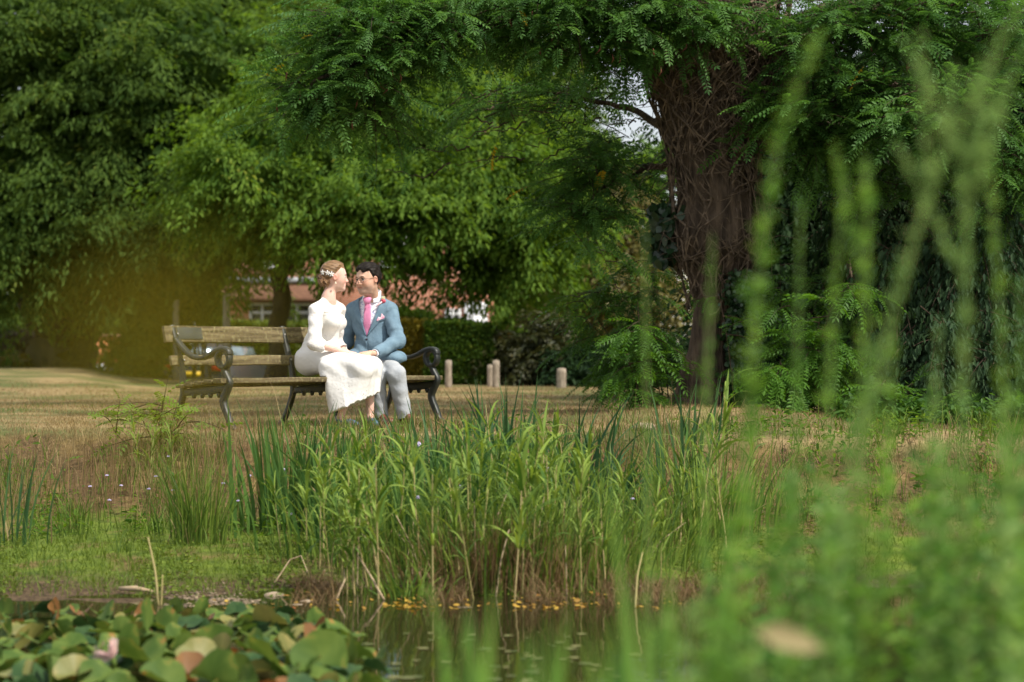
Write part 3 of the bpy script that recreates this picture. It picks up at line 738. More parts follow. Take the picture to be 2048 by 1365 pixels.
def bench():
    root = empty('park_bench', B(1.2, .3, 0), 'long weathered wooden bench with black cast iron scroll arms on the dry lawn', 'bench')
    L = 2.42
    def slat(name, v, w, tv, tw, tilt=0, lab=None, ext=.1):
        c, s = math.cos(tilt), math.sin(tilt)
        M = BM @ np.array([[1, 0, 0], [0, c, s], [0, -s, c]])
        a = Acc(); n = 14
        us = np.linspace(-ext, L + ext, n + 1)
        prof = [(-tv / 2, -tw / 2), (tv / 2, -tw / 2), (tv / 2, tw / 2), (-tv / 2, tw / 2)]
        V = []
        for k, u in enumerate(us):
            wob = .002 * math.sin(k * 1.7 + v * 9)
            for (a_, b_) in prof: V.append(B(u, v, w) + M @ np.array([0, a_, b_ + wob]))
        i = np.arange(n)[:, None]; j = np.arange(4)[None]; j2 = (j + 1) % 4
        F = np.stack([i * 4 + j, i * 4 + j2, (i + 1) * 4 + j2, (i + 1) * 4 + j], -1).reshape(-1, 4)
        a.add(np.array(V), [F, np.arange(4)[None, ::-1], (np.arange(4) + n * 4)[None]])
        o = a.build(name, M_wood, root, bevel=.005)
        if lab: o['label'] = lab
        return o, M
    top, M = slat('back_rail', .655, .765, .036, .136, .22, 'broad top rail of the backrest with a small grey plaque')
    slat('back_slat', .575, .552, .034, .082, .22)
    for k, v in enumerate((.035, .15, .265, .38, .485)):
        slat('seat_slat', v, .398 - .012 * k + (0 if k else -.004), .10, .032 if k else .04, 0, ext=.08)
    p = Acc(); p.box(B(.155, .655, .765) + M @ np.array([0, -.0215, .004]), [.26, .006, .098], M); pl = p.build('plaque', M_plaque, root, bevel=.002)
    for iu, u in enumerate((0.0, 1.21, L)):
        a = Acc()
        ends = iu != 1
        arm = ends
        # front leg and arm scroll
        leg = [(-.10, .012), (-.055, .03), (-.015, .10), (.035, .19), (.045, .25), (-.005, .34), (-.02, .385), (.02, .45), (.05, .505)] if ends else \
              [(-.06, .012), (-.03, .03), (.0, .12), (.05, .22), (.06, .30), (.045, .372)]
        a2 = Acc(); sweep(a2, leg, np.interp(np.linspace(0, 1, len(leg)), [0, .15, .5, 1], [.03, .045, .06, .042]), .05, u); lo = a2.build('front_leg', M_iron, root, smooth=False)
        if arm:
            s = Acc()
            th = np.linspace(-2.2, 4.25, 20)
            ring = [(.045 + .068 * math.cos(t), .567 + .068 * math.sin(t)) for t in th]
            sweep(s, ring, .034, .056, u, sub=3)
            arm_p = [(-.025, .60), (-.012, .632), (.045, .648), (.12, .632), (.22, .592), (.32, .572), (.42, .588), (.50, .63), (.58, .69), (.63, .735)]
            sweep(s, arm_p, [.034, .036, .04, .04, .036, .034, .034, .036, .036, .03], .058, u)
            s.build('armrest', M_iron, root)
        # seat bearer with scalloped nubs
        sb = Acc(); sweep(sb, [(.0, .345), (.12, .325), (.25, .315), (.40, .305), (.54, .29)], [.05, .066, .07, .064, .05], .032, u)
        for v in (.10, .2, .3, .4):
            sb.tube([B(u, v, .30 - v * .03), B(u, v, .262 - v * .03)], [.026, .012], 8)
        sb.build('seat_bearer', M_iron, root)
        # back leg and upright
        bl = Acc(); sweep(bl, [(.70, .0), (.665, .02), (.60, .12), (.545, .24), (.53, .33), (.552, .48), (.60, .62), (.66, .80), (.675, .838)], [.03, .045, .042, .045, .05, .042, .04, .036, .03], .045, u)
        bl.build('back_leg', M_iron, root)
    for u in (.03, 1.21, 2.39):
        for (v, w) in ((.655, .765), (.575, .552)):
            bt = Acc(); bt.tube([B(u, v, w) + M @ np.array([0, -.018, 0]), B(u, v, w) + M @ np.array([0, -.026, 0])], [.012, .008], 8); bt.build('bolt', M_bolt, root)
bench()
# ------------------------------------------------------------------ people, from signed distance fields
def rc(P, a, b, r1, r2):
    a = np.asarray(a, float); ab = np.asarray(b, float) - a
    t = np.clip(((P - a) @ ab) / (ab @ ab), 0, 1)
    return np.linalg.norm(P - a - t[:, None] * ab, axis=1) - (r1 + (r2 - r1) * t)
def el(P, c, r, M=None):
    q = P - np.asarray(c)
    if M is not None: q = q @ M
    r = np.asarray(r, float)
    k0 = np.linalg.norm(q / r, axis=1); k1 = np.linalg.norm(q / r ** 2, axis=1)
    return k0 * (k0 - 1) / np.maximum(k1, 1e-6)
def su(a, b, k=.03):
    h = np.clip(.5 + .5 * (b - a) / k, 0, 1)
    return b * (1 - h) + a * h - k * h * (1 - h)
def ss(a, b, k=.02): return -su(-a, b, k)          # a minus b
def si(a, b, k=.01): return -su(-a, -b, k)
def sus(k, *fs):
    d = fs[0]
    for f in fs[1:]: d = su(d, f, k)
    return d
def poly2(x, y, poly):
    """signed distance to a 2D polygon"""
    p = np.asarray(poly, float); d = np.full(len(x), 1e9); s = np.ones(len(x))
    n = len(p)
    for i in range(n):
        a = p[i]; b = p[i - 1]; e = b - a
        wx = x - a[0]; wy = y - a[1]
        t = np.clip((wx * e[0] + wy * e[1]) / (e @ e), 0, 1)
        d = np.minimum(d, (wx - e[0] * t) ** 2 + (wy - e[1] * t) ** 2)
        c1 = y >= a[1]; c2 = y < b[1]; c3 = e[0] * wy > e[1] * wx
        fl = (c1 & c2 & c3) | (~c1 & ~c2 & ~c3); s = np.where(fl, -s, s)
    return s * np.sqrt(d)

def surfnet(f, lo, hi, h):
    """sparse evaluation + naive surface nets"""
    lo = np.asarray(lo, float); hi = np.asarray(hi, float); bs = 8
    nb = np.ceil((hi - lo) / (h * bs)).astype(int); dim = nb * bs
    bi = np.stack(np.meshgrid(*[np.arange(k) for k in nb], indexing='ij'), -1).reshape(-1, 3)
    cen = lo + (bi * bs + (bs - 1) / 2) * h
    dc = f(cen)
    D = np.repeat(np.repeat(np.repeat(np.where(dc > 0, 1., -1.).reshape(nb), bs, 0), bs, 1), bs, 2).astype(np.float32)
    act = bi[np.abs(dc) < h * bs * 1.5 + .012]
    off = np.stack(np.meshgrid(*[np.arange(bs)] * 3, indexing='ij'), -1).reshape(-1, 3)
    for q in range(0, len(act), 400):
        I = (act[q:q + 400, None] * bs + off[None]).reshape(-1, 3)
        D[I[:, 0], I[:, 1], I[:, 2]] = f(lo + I * h)
    S = D < 0
    c = [S[x:dim[0] - 1 + x, y:dim[1] - 1 + y, z:dim[2] - 1 + z] for x in (0, 1) for y in (0, 1) for z in (0, 1)]
    anyc = np.zeros_like(c[0]); allc = np.ones_like(c[0])
    for k in c: anyc |= k; allc &= k
    cells = np.argwhere(anyc & ~allc)
    idx = -np.ones(np.array(dim) - 1, np.int64); idx[cells[:, 0], cells[:, 1], cells[:, 2]] = np.arange(len(cells))
    cor = np.array([[x, y, z] for x in (0, 1) for y in (0, 1) for z in (0, 1)])
    val = np.stack([D[cells[:, 0] + o[0], cells[:, 1] + o[1], cells[:, 2] + o[2]] for o in cor], 1)
    acc = np.zeros((len(cells), 3)); cnt = np.zeros(len(cells))
    for i in range(8):
        for j in range(i + 1, 8):
            if np.abs(cor[i] - cor[j]).sum() != 1: continue
            m = (val[:, i] < 0) != (val[:, j] < 0)
            t = val[m, i] / (val[m, i] - val[m, j])
            acc[m] += cor[i] + t[:, None] * (cor[j] - cor[i]); cnt[m] += 1
    V = lo + (cells + acc / cnt[:, None]) * h
    Fs = []
    for ax in range(3):
        o1, o2 = [(1, 2), (2, 0), (0, 1)][ax]
        sl = [slice(1, d - 1) for d in dim]; a = D[tuple(sl)] < 0
        s2 = list(sl); s2[ax] = slice(2, dim[ax]); b = D[tuple(s2)] < 0
        for flag, flip in ((a & ~b, False), (~a & b, True)):
            p = np.argwhere(flag) + 1
            e1 = np.zeros(3, int); e1[o1] = 1; e2 = np.zeros(3, int); e2[o2] = 1
            q = [p - e1 - e2, p - e2, p, p - e1]
            q = np.stack([idx[tuple(np.minimum(k, np.array(dim) - 2).T)] for k in q], 1)
            q = q[(q >= 0).all(1)]
            Fs.append(q[:, ::-1] if flip else q)
    return V, np.concatenate(Fs)

def sdf_obj(name, f, lo, hi, h, m, parent, tint=None):
    V, F = surfnet(f, lo, hi, h)
    a = Acc(); a.add(V, F, None if tint is None else tint(V)); return a.build(name, m, parent, smooth=True)

def hand(P, wrist, d, n, curl, spread=.0, thumb=1, s=1.0):
    """five finger hand: d = pointing direction, n = back of the hand normal"""
    d = nrm(d); n = nrm(n - d * (n @ d)); sd = np.cross(d, n) * thumb
    pc = wrist + d * .045 * s
    f = rc(P, wrist, wrist + d * .07 * s + sd * .022 * s, .021 * s, .016 * s)
    f = su(f, rc(P, wrist, wrist + d * .075 * s - sd * .022 * s, .021 * s, .015 * s), .015)
    f = su(f, rc(P, wrist + d * .05 * s, wrist + d * .078 * s, .017 * s, .016 * s), .015)
    for k, (off, ln) in enumerate(((.030, .068), (.010, .078), (-.010, .072), (-.029, .056))):
        p = wrist + d * (.080 - .004 * abs(k - 1)) * s + sd * off * s
        c = curl * (1 + .1 * k); dd = d + sd * spread * off * 20
        segs = (.45, .3, .25); r = .0094 * s
        for q, sg in enumerate(segs):
            ang = c * (q + .5)
            v = nrm(dd) * math.cos(ang) - n * math.sin(ang)
            p2 = p + v * ln * sg * s
            f = su(f, rc(P, p, p2, r, r * .9), .004 if q else .008); p = p2; r *= .9
    p = wrist + d * .022 * s + sd * .026 * s
    p1 = p + (d * .7 + sd * .62 - n * .25) * .036 * s
    p2 = p1 + (d * .95 + sd * .2 - n * .2) * .03 * s
    f = su(f, rc(P, p, p1, .013 * s, .0105 * s), .012); f = su(f, rc(P, p1, p2, .0105 * s, .0085 * s), .004)
    return f

class Head:
    """local frame: x forward, y to the person's left, z up; origin between the eyes' height and the ears"""
    def __init__(s, c, fwd, up, k, zs=1.0):
        s.zs = np.array([1, 1, zs])
        s.c = np.asarray(c); x = nrm(np.asarray(fwd, float)); u = np.asarray(up, float)
        z = nrm(u - x * (u @ x)); y = np.cross(z, x); s.M = np.stack([x, y, z], -1); s.k = k
    def L(s, P): return (P - s.c) @ s.M / s.k / s.zs
    def G(s, q): return s.c + s.M @ (np.asarray(q, float) * s.zs * s.k)
    def cran(s, q): return su(el(q, (-.018, 0, .032), (.098, .078, .094)), el(q, (.012, 0, .02), (.078, .07, .088)), .03)
    def face(s, q, fem):
        jw = .046 if fem else .060
        f = s.cran(q)
        f = su(f, el(q, (.018, 0, -.034), (.070, .060 if fem else .072, .080 if not fem else .084)), .03)
        f = su(f, el(q, (.034, 0, -.078), (.046, jw, .036)), .03)
        f = su(f, rc(q, (.072, -.010, -.101), (.072, .010, -.101), .017, .017), .025)
        for y in (-.036, .036): f = su(f, el(q, (.052, y * (1 if fem else 1.12), -.036), (.030, .026, .030)), .03)
        f = su(f, rc(q, (.080, -.03, .021), (.080, .03, .021), .013, .013), .02)
        for y in (-.031, .031): f = ss(f, el(q, (.100, y, .001), (.019, .019, .013)), .018)
        f = su(f, rc(q, (.086, 0, .008), (.107 if fem else .112, 0, -.032), .0085, .0115 if fem else .014), .014)
        for y in (-.014, .014): f = su(f, el(q, (.096, y, -.037), (.013, .009, .009)), .008)
        f = su(f, el(q, (.080, 0, -.064), (.016, .028, .016)), .014)
        for y in (-.03, .03): f = ss(f, el(q, (.084, y * 1.15, -.058), (.008, .004, .009)), .012)
        for y in (-.027, .027): f = ss(f, rc(q, (.0985, 0, -.0668), (.0865, y, -.0615), .0032, .0028), .004)
        for y in (-1, 1):
            e = el(q, (-.012, y * (.079 if fem else .081), -.008), (.020, .011, .029)); e = ss(e, el(q, (-.008, y * .091, -.010), (.011, .008, .019)), .006)
            f = su(f, e, .008)
        return f * s.k
    def parts(s, parent, brow_m, lip_m, eye_m, iris_m, fem, cover=None):
        for y in (-.031, .031):
            a = Acc(); a.ball(s.G((.0775, y, .001)), .0125 * s.k, s.M); e = a.build('eye', eye_m, parent, smooth=True)
            b = Acc(); b.ball(s.G((.0862, y * .98 + s.gaze, .0005)), np.array([.005, .0062, .0062]) * s.k, s.M); b.build('iris', iris_m, e, smooth=True)
            l = Acc(); t = np.linspace(-1, 1, 7)
            l.tube([s.G((.0905 - .004 * k * k, y + .0145 * k, .0085 - .0035 * k * k)) for k in t], .0016 * s.k, 6); l.build('eyelid', brow_m, parent, smooth=True)
            w = Acc(); w.tube([s.G((.0955 - .007 * k * k - (.004 if k * y > 0 else 0), y + .019 * k, .0235 + .002 * (1 - k * k))) for k in t], np.array([.2, .7, 1, 1, .9, .7, .2]) * (.0028 if fem else .0042) * s.k, 6); w.build('eyebrow', brow_m, parent, smooth=True)
        lips = lambda P: si(s.face(s.L(P), fem) - .0012, el(s.L(P), (.091, 0, -.0662), (.02, .0255, .0068 if not fem else .0085)) * s.k, .001)
        c = s.G((.095, 0, -.065)); sdf_obj('lips', lips, c - .04, c + .04, .0016, lip_m, parent)

def blush(H, stubble):
    """warmer skin on cheeks, nose, ears and knuckles; a faint shaved beard on the groom (negative side)"""
    def t(V):
        q = H.L(V); g = np.zeros(len(V))
        for c, s_, k in (((.07, .040, -.030), .022, .75), ((.07, -.040, -.030), .022, .75), ((.108, 0, -.03), .014, .6), ((-.01, .085, -.01), .025, .8), ((-.01, -.085, -.01), .025, .8)):
            g = np.maximum(g, k * np.exp(-((q - c) ** 2).sum(1) / (2 * s_ ** 2)))
        b = np.zeros(len(V))
        if stubble:
            b = .8 * sstep(-.05, -.075, q[:, 2]) * sstep(.0, .035, q[:, 0]) * sstep(-.135, -.115, q[:, 2]) * (np.abs(q).max(1) < .14)
        return .5 + .5 * g * (1 - b) - .5 * b
    return t
def skin_tint(m, red, dark):
    nt = m.node_tree; p = nt.nodes['Principled BSDF']; src = p.inputs['Base Color'].links[0].from_socket
    a = nt.nodes.new('ShaderNodeAttribute'); a.attribute_name = 'tint'
    for lo, hi, c in ((.5, 1., red), (.5, 0., dark)):
        r = nt.nodes.new('ShaderNodeMapRange'); r.inputs[1].default_value = lo; r.inputs[2].default_value = hi; nt.links.new(a.outputs['Fac'], r.inputs[0])
        x = nt.nodes.new('ShaderNodeMixRGB'); x.inputs[2].default_value = (*c, 1); nt.links.new(r.outputs[0], x.inputs[0]); nt.links.new(src, x.inputs[1]); src = x.outputs[0]
    nt.links.new(src, p.inputs['Base Color'])
# ---- materials
M_skin_m = mat('skin_tan', (.60, .37, .265), (.66, .42, .31), scale=30, rough=.62, sss=.15, spec=.22, bump=.15, bscale=300, bdist=.002)
M_skin_f = mat('skin_fair', (.68, .43, .34), (.76, .50, .41), scale=30, rough=.62, sss=.15, spec=.22, bump=.15, bscale=300, bdist=.002)
skin_tint(M_skin_m, (.58, .25, .17), (.40, .26, .20)); skin_tint(M_skin_f, (.68, .29, .22), (.5, .3, .25))
M_hair_m = mat('hair_black', (.006, .0045, .004), (.02, .015, .012), scale=60, rough=.6, bump=.5, bscale=120, bdist=.004, stretch=(.6, .6, 1.6), spec=.2)
M_hair_f = mat('hair_blonde', (.115, .06, .026), (.31, .185, .09), scale=45, rough=.5, bump=.9, bscale=90, bdist=.006, stretch=(.45, 1, 1.7), spec=.4)
M_hair_bun = mat('hair_curls', (.085, .04, .017), (.30, .165, .075), scale=55, rough=.5, bump=1, bscale=60, bdist=.012, spec=.4, contrast=(.4, .6))
M_brow_f = mat('brow_brown', (.18, .10, .055), rough=.8); M_lip_f = mat('lip_rose', (.52, .20, .17), rough=.45); M_lip_m = mat('lip_tan', (.42, .18, .13), rough=.5)
M_eye = mat('eye_white', (.75, .73, .7), rough=.25); M_iris = mat('iris_dark', (.02, .012, .008), rough=.15)
def fabric(name, c1, c2, wave=None, **kw):
    return mat(name, c1, c2, **kw)
M_jacket = mat('jacket_blue', (.125, .20, .265), (.175, .265, .335), scale=14, rough=.9, bump=.55, bscale=11, bdist=.03, spec=.12, stretch=(1, 1, 1), contrast=(.3, .7))
M_lapel = mat('jacket_lapel', (.13, .205, .27), (.165, .255, .325), scale=20, rough=.9, bump=.2, bscale=60, spec=.12)
M_button = mat('button_dark', (.03, .035, .05), rough=.4)
M_trouser = mat('trouser_grey', (.33, .355, .385), (.42, .44, .455), scale=10, rough=.9, bump=.6, bscale=9, bdist=.03, spec=.12)
M_shirt = mat('shirt_print', (.80, .82, .88), (.38, .42, .62), scale=75, rough=.8, contrast=(.52, .64), detail=2)
M_collar = mat('shirt_collar', (.82, .83, .86), (.74, .76, .82), scale=60, rough=.8)
M_tie = mat('tie_pink', (.60, .19, .36), (.70, .26, .43), scale=40, rough=.55, spec=.4)
M_square = mat('pocket_square', (.85, .60, .66), (.75, .28, .42), scale=60, rough=.7, contrast=(.45, .65), detail=2)
M_flower = mat('rose_red', (.62, .04, .09), (.75, .16, .2), scale=70, rough=.6)
M_cream = mat('bud_cream', (.75, .66, .45), (.55, .58, .3), scale=70, rough=.6)
M_ribbon = mat('ribbon_blush', (.85, .55, .58), rough=.6)
M_frame = mat('spectacle_frame', (.02, .015, .012), rough=.25)
M_shoe_b = mat('shoe_leather_brown', (.09, .032, .02), (.15, .055, .032), scale=14, rough=.35)
M_shoe_f = mat('shoe_blue', (.06, .13, .21), (.10, .18, .27), scale=14, rough=.45)
M_pearl = mat('pearl', (.85, .72, .55), rough=.2, spec=.6)
M_petal = mat('hairpin_white', (.88, .88, .86), rough=.5)
M_gold = mat('ring_gold', (.7, .48, .18), rough=.25, metal=1)

def lace_mat(name, base, hole, scale, thr, bump=.5, lower=None):
    """cotton lace: raised motifs and small see-through holes from a cell pattern"""
    m, nt, p = nodes_of(name); N = nt.nodes.new; Lk = nt.links.new
    tc = N('ShaderNodeTexCoord')
    v = N('ShaderNodeTexVoronoi'); v.inputs['Scale'].default_value = scale; Lk(tc.outputs['Object'], v.inputs['Vector'])
    r = N('ShaderNodeMapRange'); r.inputs[1].default_value = thr[1]; r.inputs[2].default_value = thr[0]; Lk(v.outputs['Distance'], r.inputs[0])
    f = r.outputs[0]
    if lower is not None:
        sp = N('ShaderNodeSeparateXYZ'); Lk(tc.outputs['Object'], sp.inputs[0])
        nz = N('ShaderNodeTexNoise'); nz.inputs['Scale'].default_value = 9; Lk(tc.outputs['Object'], nz.inputs['Vector'])
        r2 = N('ShaderNodeMapRange'); r2.inputs[1].default_value = .42; r2.inputs[2].default_value = .6; Lk(nz.outputs['Fac'], r2.inputs[0])
        r3 = N('ShaderNodeMapRange'); r3.inputs[1].default_value = lower[0]; r3.inputs[2].default_value = lower[1]; Lk(sp.outputs['Z'], r3.inputs[0])
        for g in (r2, r3):
            mm = N('ShaderNodeMath'); mm.operation = 'MULTIPLY'; Lk(f, mm.inputs[0]); Lk(g.outputs[0], mm.inputs[1]); f = mm.outputs[0]
    mx = N('ShaderNodeMixRGB'); mx.inputs[1].default_value = (*base, 1); mx.inputs[2].default_value = (*hole, 1); Lk(f, mx.inputs[0]); Lk(mx.outputs[0], p.inputs['Base Color'])
    v2 = N('ShaderNodeTexVoronoi'); v2.feature = 'SMOOTH_F1'; v2.inputs['Scale'].default_value = scale * .75; Lk(tc.outputs['Object'], v2.inputs['Vector'])
    n3 = N('ShaderNodeTexNoise'); n3.inputs['Scale'].default_value = 14; n3.inputs['Detail'].default_value = 4; Lk(tc.outputs['Object'], n3.inputs['Vector'])
    ad = N('ShaderNodeMath'); ad.operation = 'ADD'; Lk(v2.outputs['Distance'], ad.inputs[0]); Lk(n3.outputs['Fac'], ad.inputs[1])
    b = N('ShaderNodeBump'); b.inputs['Strength'].default_value = bump; b.inputs['Distance'].default_value = .012; Lk(ad.outputs[0], b.inputs['Height']); Lk(b.outputs[0], p.inputs['Normal'])
    p.inputs['Roughness'].default_value = .9; p.inputs['Specular IOR Level'].default_value = .1
    p.inputs['Sheen Weight'].default_value = .1
    return m
M_skirt = lace_mat('lace_skirt', (.74, .73, .705), (.30, .27, .24), 50, (.16, .28), .22, lower=(.44, .24))
M_bodice = lace_mat('cotton_bodice', (.74, .725, .685), (.75, .73, .68), 120, (.1, .3), .25)
M_sleeve = lace_mat('net_sleeve', (.74, .72, .69), (.56, .45, .39), 95, (.18, .32), .3)

def seat_cut(P, front=-.045, top=.418):
    """the solid of the bench seat, removed from clothes resting on it"""
    q = P - BO; v = q @ BV; u = q @ BU
    return np.maximum(np.maximum(P[:, 2] - top, front - v), np.maximum(-u - .2, u - 2.62))

# ================================================================== groom
def groom():
    root = empty('person', W(760, 850, 17.2) * [1, 1, 0], 'man in a blue jacket, pink tie and glasses sitting on the bench facing the woman', 'person')
    pel = W(752, 724, 17.40); neck = W(744, 598, 17.37)
    Ls = W(779, 622, 17.36); Rs = W(708, 622, 17.42)
    Le = W(796, 682, 17.22); Lw = W(751, 708, 16.94)
    Re = W(692, 684, 17.5); Rw = W(664, 706, 17.36)
    Lh = W(767, 726, 17.34); Lk = W(792, 750, 16.93); La = W(810, 834, 16.95)
    Rh = W(738, 726, 17.36); Rk = W(752, 752, 16.97); Ra = W(762, 836, 17.0)
    H = Head(W(735, 559, 17.25), (-.66, -.75, -.08), (-.10, -.05, 1), 1.08, .93); H.gaze = .003
    hd = H.c
    hand_l = dict(wrist=W(740, 707, 16.86), d=W(712, 712, 16.78) - W(740, 707, 16.86), n=np.array([.05, -.45, 1.0]))
    foot = lambda P, a, t: su(rc(P, a + [0, 0, -.03], t, .036, .026), rc(P, a, a + [0, 0, .1], .038, .04), .02)
    Lt = W(834, 848, 16.82); Rt = W(782, 852, 16.78)
    def torso(P, g=0):
        f = rc(P, Ls, Rs, .060 + g, .060 + g)
        for s_ in (Ls, Rs): f = su(f, rc(P, neck + [0, .01, -.02], s_ + [0, 0, .005], .062 + g, .056 + g), .04)
        f = su(f, el(P, W(744, 640, 17.38), (.168 + g, .118 + g, .19 + g)), .06)
        f = su(f, el(P, W(748, 690, 17.38), (.155 + g, .122 + g, .16 + g)), .06)
        return su(f, el(P, pel, (.165 + g, .135 + g, .12 + g)), .06)
    def body(P):
        q = H.L(P)
        f = H.face(q, False)
        f = su(f, rc(P, H.G((-.022, 0, -.06)), neck + [0, .0, -.02], .062, .066), .025)
        f = su(f, el(P, H.G((.03, 0, -.112)), (.05, .05, .03)), .03)
        f = su(f, torso(P, -.022), .03)
        for a, b, c, w in ((Ls, Le, Lw, hand_l['wrist']), (Rs, Re, Rw, Rw)):
            f = su(f, rc(P, a, b, .045, .038), .02); f = su(f, rc(P, b, c, .036, .026), .015); f = su(f, rc(P, c, w + [0, 0, 1e-4], .026, .024), .01)
        f = np.minimum(f, hand(P, hand_l['wrist'], hand_l['d'], hand_l['n'], .28, .05, thumb=-1, s=.98))
        f = np.minimum(f, hand(P, Rw, W(645, 708, 17.2) - Rw, np.array([0, .2, 1.]), .3, .0, thumb=1))
        for a, b, c, t in ((Lh, Lk, La, Lt), (Rh, Rk, Ra, Rt)):
            f = su(f, rc(P, a, b, .07, .055), .03); f = su(f, rc(P, b, c, .052, .036), .02); f = su(f, foot(P, c, t), .015)
        return f
    sdf_obj('body', body, W(700, 800, 17.1) * 0 + [-1.75, 16.6, -.02], [-.75, 17.75, 1.46], .0042, M_skin_m, root, blush(H, True))
    # --- trousers
    def wr(P, s=26, a=.0032): return a * np.sin(P[:, 2] * s * 2.1 + P[:, 0] * s + 2 * np.sin(P[:, 0] * s * .7 + P[:, 1] * 9)) * np.sin(P[:, 0] * 17 + 1.3 * P[:, 2] * s * .5)
    def trousers(P):
        f = el(P, pel + [0, 0, -.01], (.172, .14, .11))
        for a, b, c in ((Lh, Lk, La), (Rh, Rk, Ra)):
            f = su(f, rc(P, a, b, .094, .082), .04)
            g = rc(P, b, c + [0, 0, -.012], .079, .062); f = su(f, g, .03)
        f += wr(P)
        # crease folds behind the knee
        f = np.maximum(f, .052 - P[:, 2] + .006 * np.sin(P[:, 0] * 60))
        return np.maximum(f, -seat_cut(P, -.01, .417))
    sdf_obj('trousers', trousers, [-1.6, 16.7, .0], [-.75, 17.7, .75], .006, M_trouser, root)
    # --- shirt, collar, tie
    def px(P): return P[:, 0] / P[:, 1] * FPX + 1024, HOR - (P[:, 2] - CAMZ) / P[:, 1] * FPX
    def prism(P, poly, ymax=17.38):
        """wedge through an outline as marked on the chest (measured around the torso axis at 17.3 m)"""
        x = P[:, 0] / 17.25 * FPX + 1024; z = HOR - (P[:, 2] - CAMZ) / 17.25 * FPX
        return np.maximum(poly2(x, z, poly) * 17.25 / FPX, P[:, 1] - ymax)
    sh = lambda P: torso(P, -.006)
    def shirt(P):
        return np.maximum(sh(P), prism(P, [(700, 580), (782, 580), (770, 690), (715, 690)], 17.42))
    sdf_obj('shirt', shirt, W(700, 690, 17.1) - .1, W(790, 575, 17.5) + .1, .006, M_shirt, root)
    def collar(P):
        nb = neck + [0, 0, .02]
        a = rc(P, nb + [.006, .01, .035], nb + [-.004, -.012, -.04], .074, .084); inner = rc(P, nb + [.006, .01, .08], nb + [-.004, -.012, -.08], .067, .072)
        f = np.maximum(a, -inner)
        band = np.maximum(P[:, 2] - (nb[2] + .048 + .22 * (P[:, 1] - nb[1])), (nb[2] - .028 - .35 * np.maximum(nb[1] - P[:, 1], 0)) - P[:, 2])
        f = np.maximum(f, band * .8)
        return np.maximum(f, -prism(P, [(726, 603), (731, 590), (742, 590), (746, 602), (738, 640), (730, 640)], nb[1] - .02))
    nb = neck; sdf_obj('shirt_collar', collar, nb - .16, nb + .16, .004, M_collar, root)
    def tie(P):
        body_ = si(sh(P) - .012, prism(P, [(729, 606), (740, 606), (742, 630), (740, 655), (733, 674), (726, 655), (727, 630)]), .006)
        kn = el(P, W(734.5, 602, 17.225), (.046, .030, .040))
        kn = si(kn, prism(P, [(725, 595), (745, 595), (739.5, 609), (730, 609)], 17.32), .006)
        return su(body_, kn, .008)
    sdf_obj('tie', tie, W(715, 685, 17.0) - .05, W(755, 590, 17.4) + .05, .0045, M_tie, root)
    # --- jacket
    V_OPEN = [(714, 585), (718, 577), (764, 570), (763, 592), (757, 612), (747, 640), (733, 673), (722, 640), (715, 612)]
    def jtorso(P):
        f = torso(P, .010)
        f = su(f, el(P, W(787, 716, 17.22), (.12, .15, .072)), .05)       # left skirt of the jacket over the thigh
        f = su(f, el(P, W(715, 716, 17.36), (.10, .12, .09)), .05)
        return f
    jfold = lambda P: .004 * np.sin(P[:, 2] * 38 + P[:, 0] * 20 + 2.5 * np.sin(P[:, 0] * 14 + P[:, 2] * 9)) * sstep(1.05, .75, P[:, 2])
    def jacket(P):
        f = jtorso(P) + jfold(P)
        x, z = px(P)
        hem = (HOR - (P[:, 2] - CAMZ) / 17.2 * FPX) - np.interp(P[:, 0] / 17.2 * FPX + 1024, [690, 735, 748, 760, 774, 792, 806, 815], [722, 722, 722, 735, 741, 733, 724, 722])
        f = np.maximum(f, hem * 17.2 / FPX)
        nk = rc(P, neck + [0, .01, -.05], neck + [0, .01, .2], .078, .09); f = ss(f, nk, .01)
        f = ss(f, prism(P, V_OPEN, 17.36), .004)
        f = np.maximum(f, -np.maximum(rc(P, W(733, 672, 17.1), W(741, 735, 17.0), .012, .02) , -.0)) if False else f
        xx = P[:, 0] / 17.25 * FPX + 1024; zz = HOR - (P[:, 2] - CAMZ) / 17.25 * FPX
        edge = np.abs(xx - np.interp(zz, [668, 700, 740], [733, 736, 744])) * 17.25 / FPX
        f = f + .006 * np.exp(-(edge / .006) ** 2) * ((zz > 668) & (P[:, 1] < 17.36))
        drt = np.abs(xx - np.interp(zz, [645, 720], [764, 771])) * 17.25 / FPX
        return f + .003 * np.exp(-(drt / .006) ** 2) * ((zz > 648) & (P[:, 1] < 17.36))
    jk = sdf_obj('jacket', jacket, [-1.75, 16.85, .40], [-.8, 17.75, 1.16], .006, M_jacket, root)
    def sleeve(s, e, w, side):
        def f(P):
            g = su(rc(P, s + [0, 0, -.006], e, .074, .064), rc(P, e, w, .064, .050), .03)
            fold = .006 * np.sin(np.linalg.norm(P - e, axis=1) * 85) * np.exp(-((np.linalg.norm(P - e, axis=1) - .06) / .07) ** 2)
            g = g + fold + .003 * np.sin(P[:, 2] * 45 + P[:, 0] * 33)
            d = nrm(w - e); return np.maximum(g, (P - w) @ d - .002)
        return f
    sdf_obj('sleeve', sleeve(Ls, Le, Lw, 1), np.minimum.reduce([Ls, Le, Lw]) - .1, np.maximum.reduce([Ls, Le, Lw]) + .1, .006, M_jacket, root)
    sdf_obj('sleeve', sleeve(Rs, Re, Rw, -1), np.minimum.reduce([Rs, Re, Rw]) - .1, np.maximum.reduce([Rs, Re, Rw]) + .1, .006, M_jacket, root)
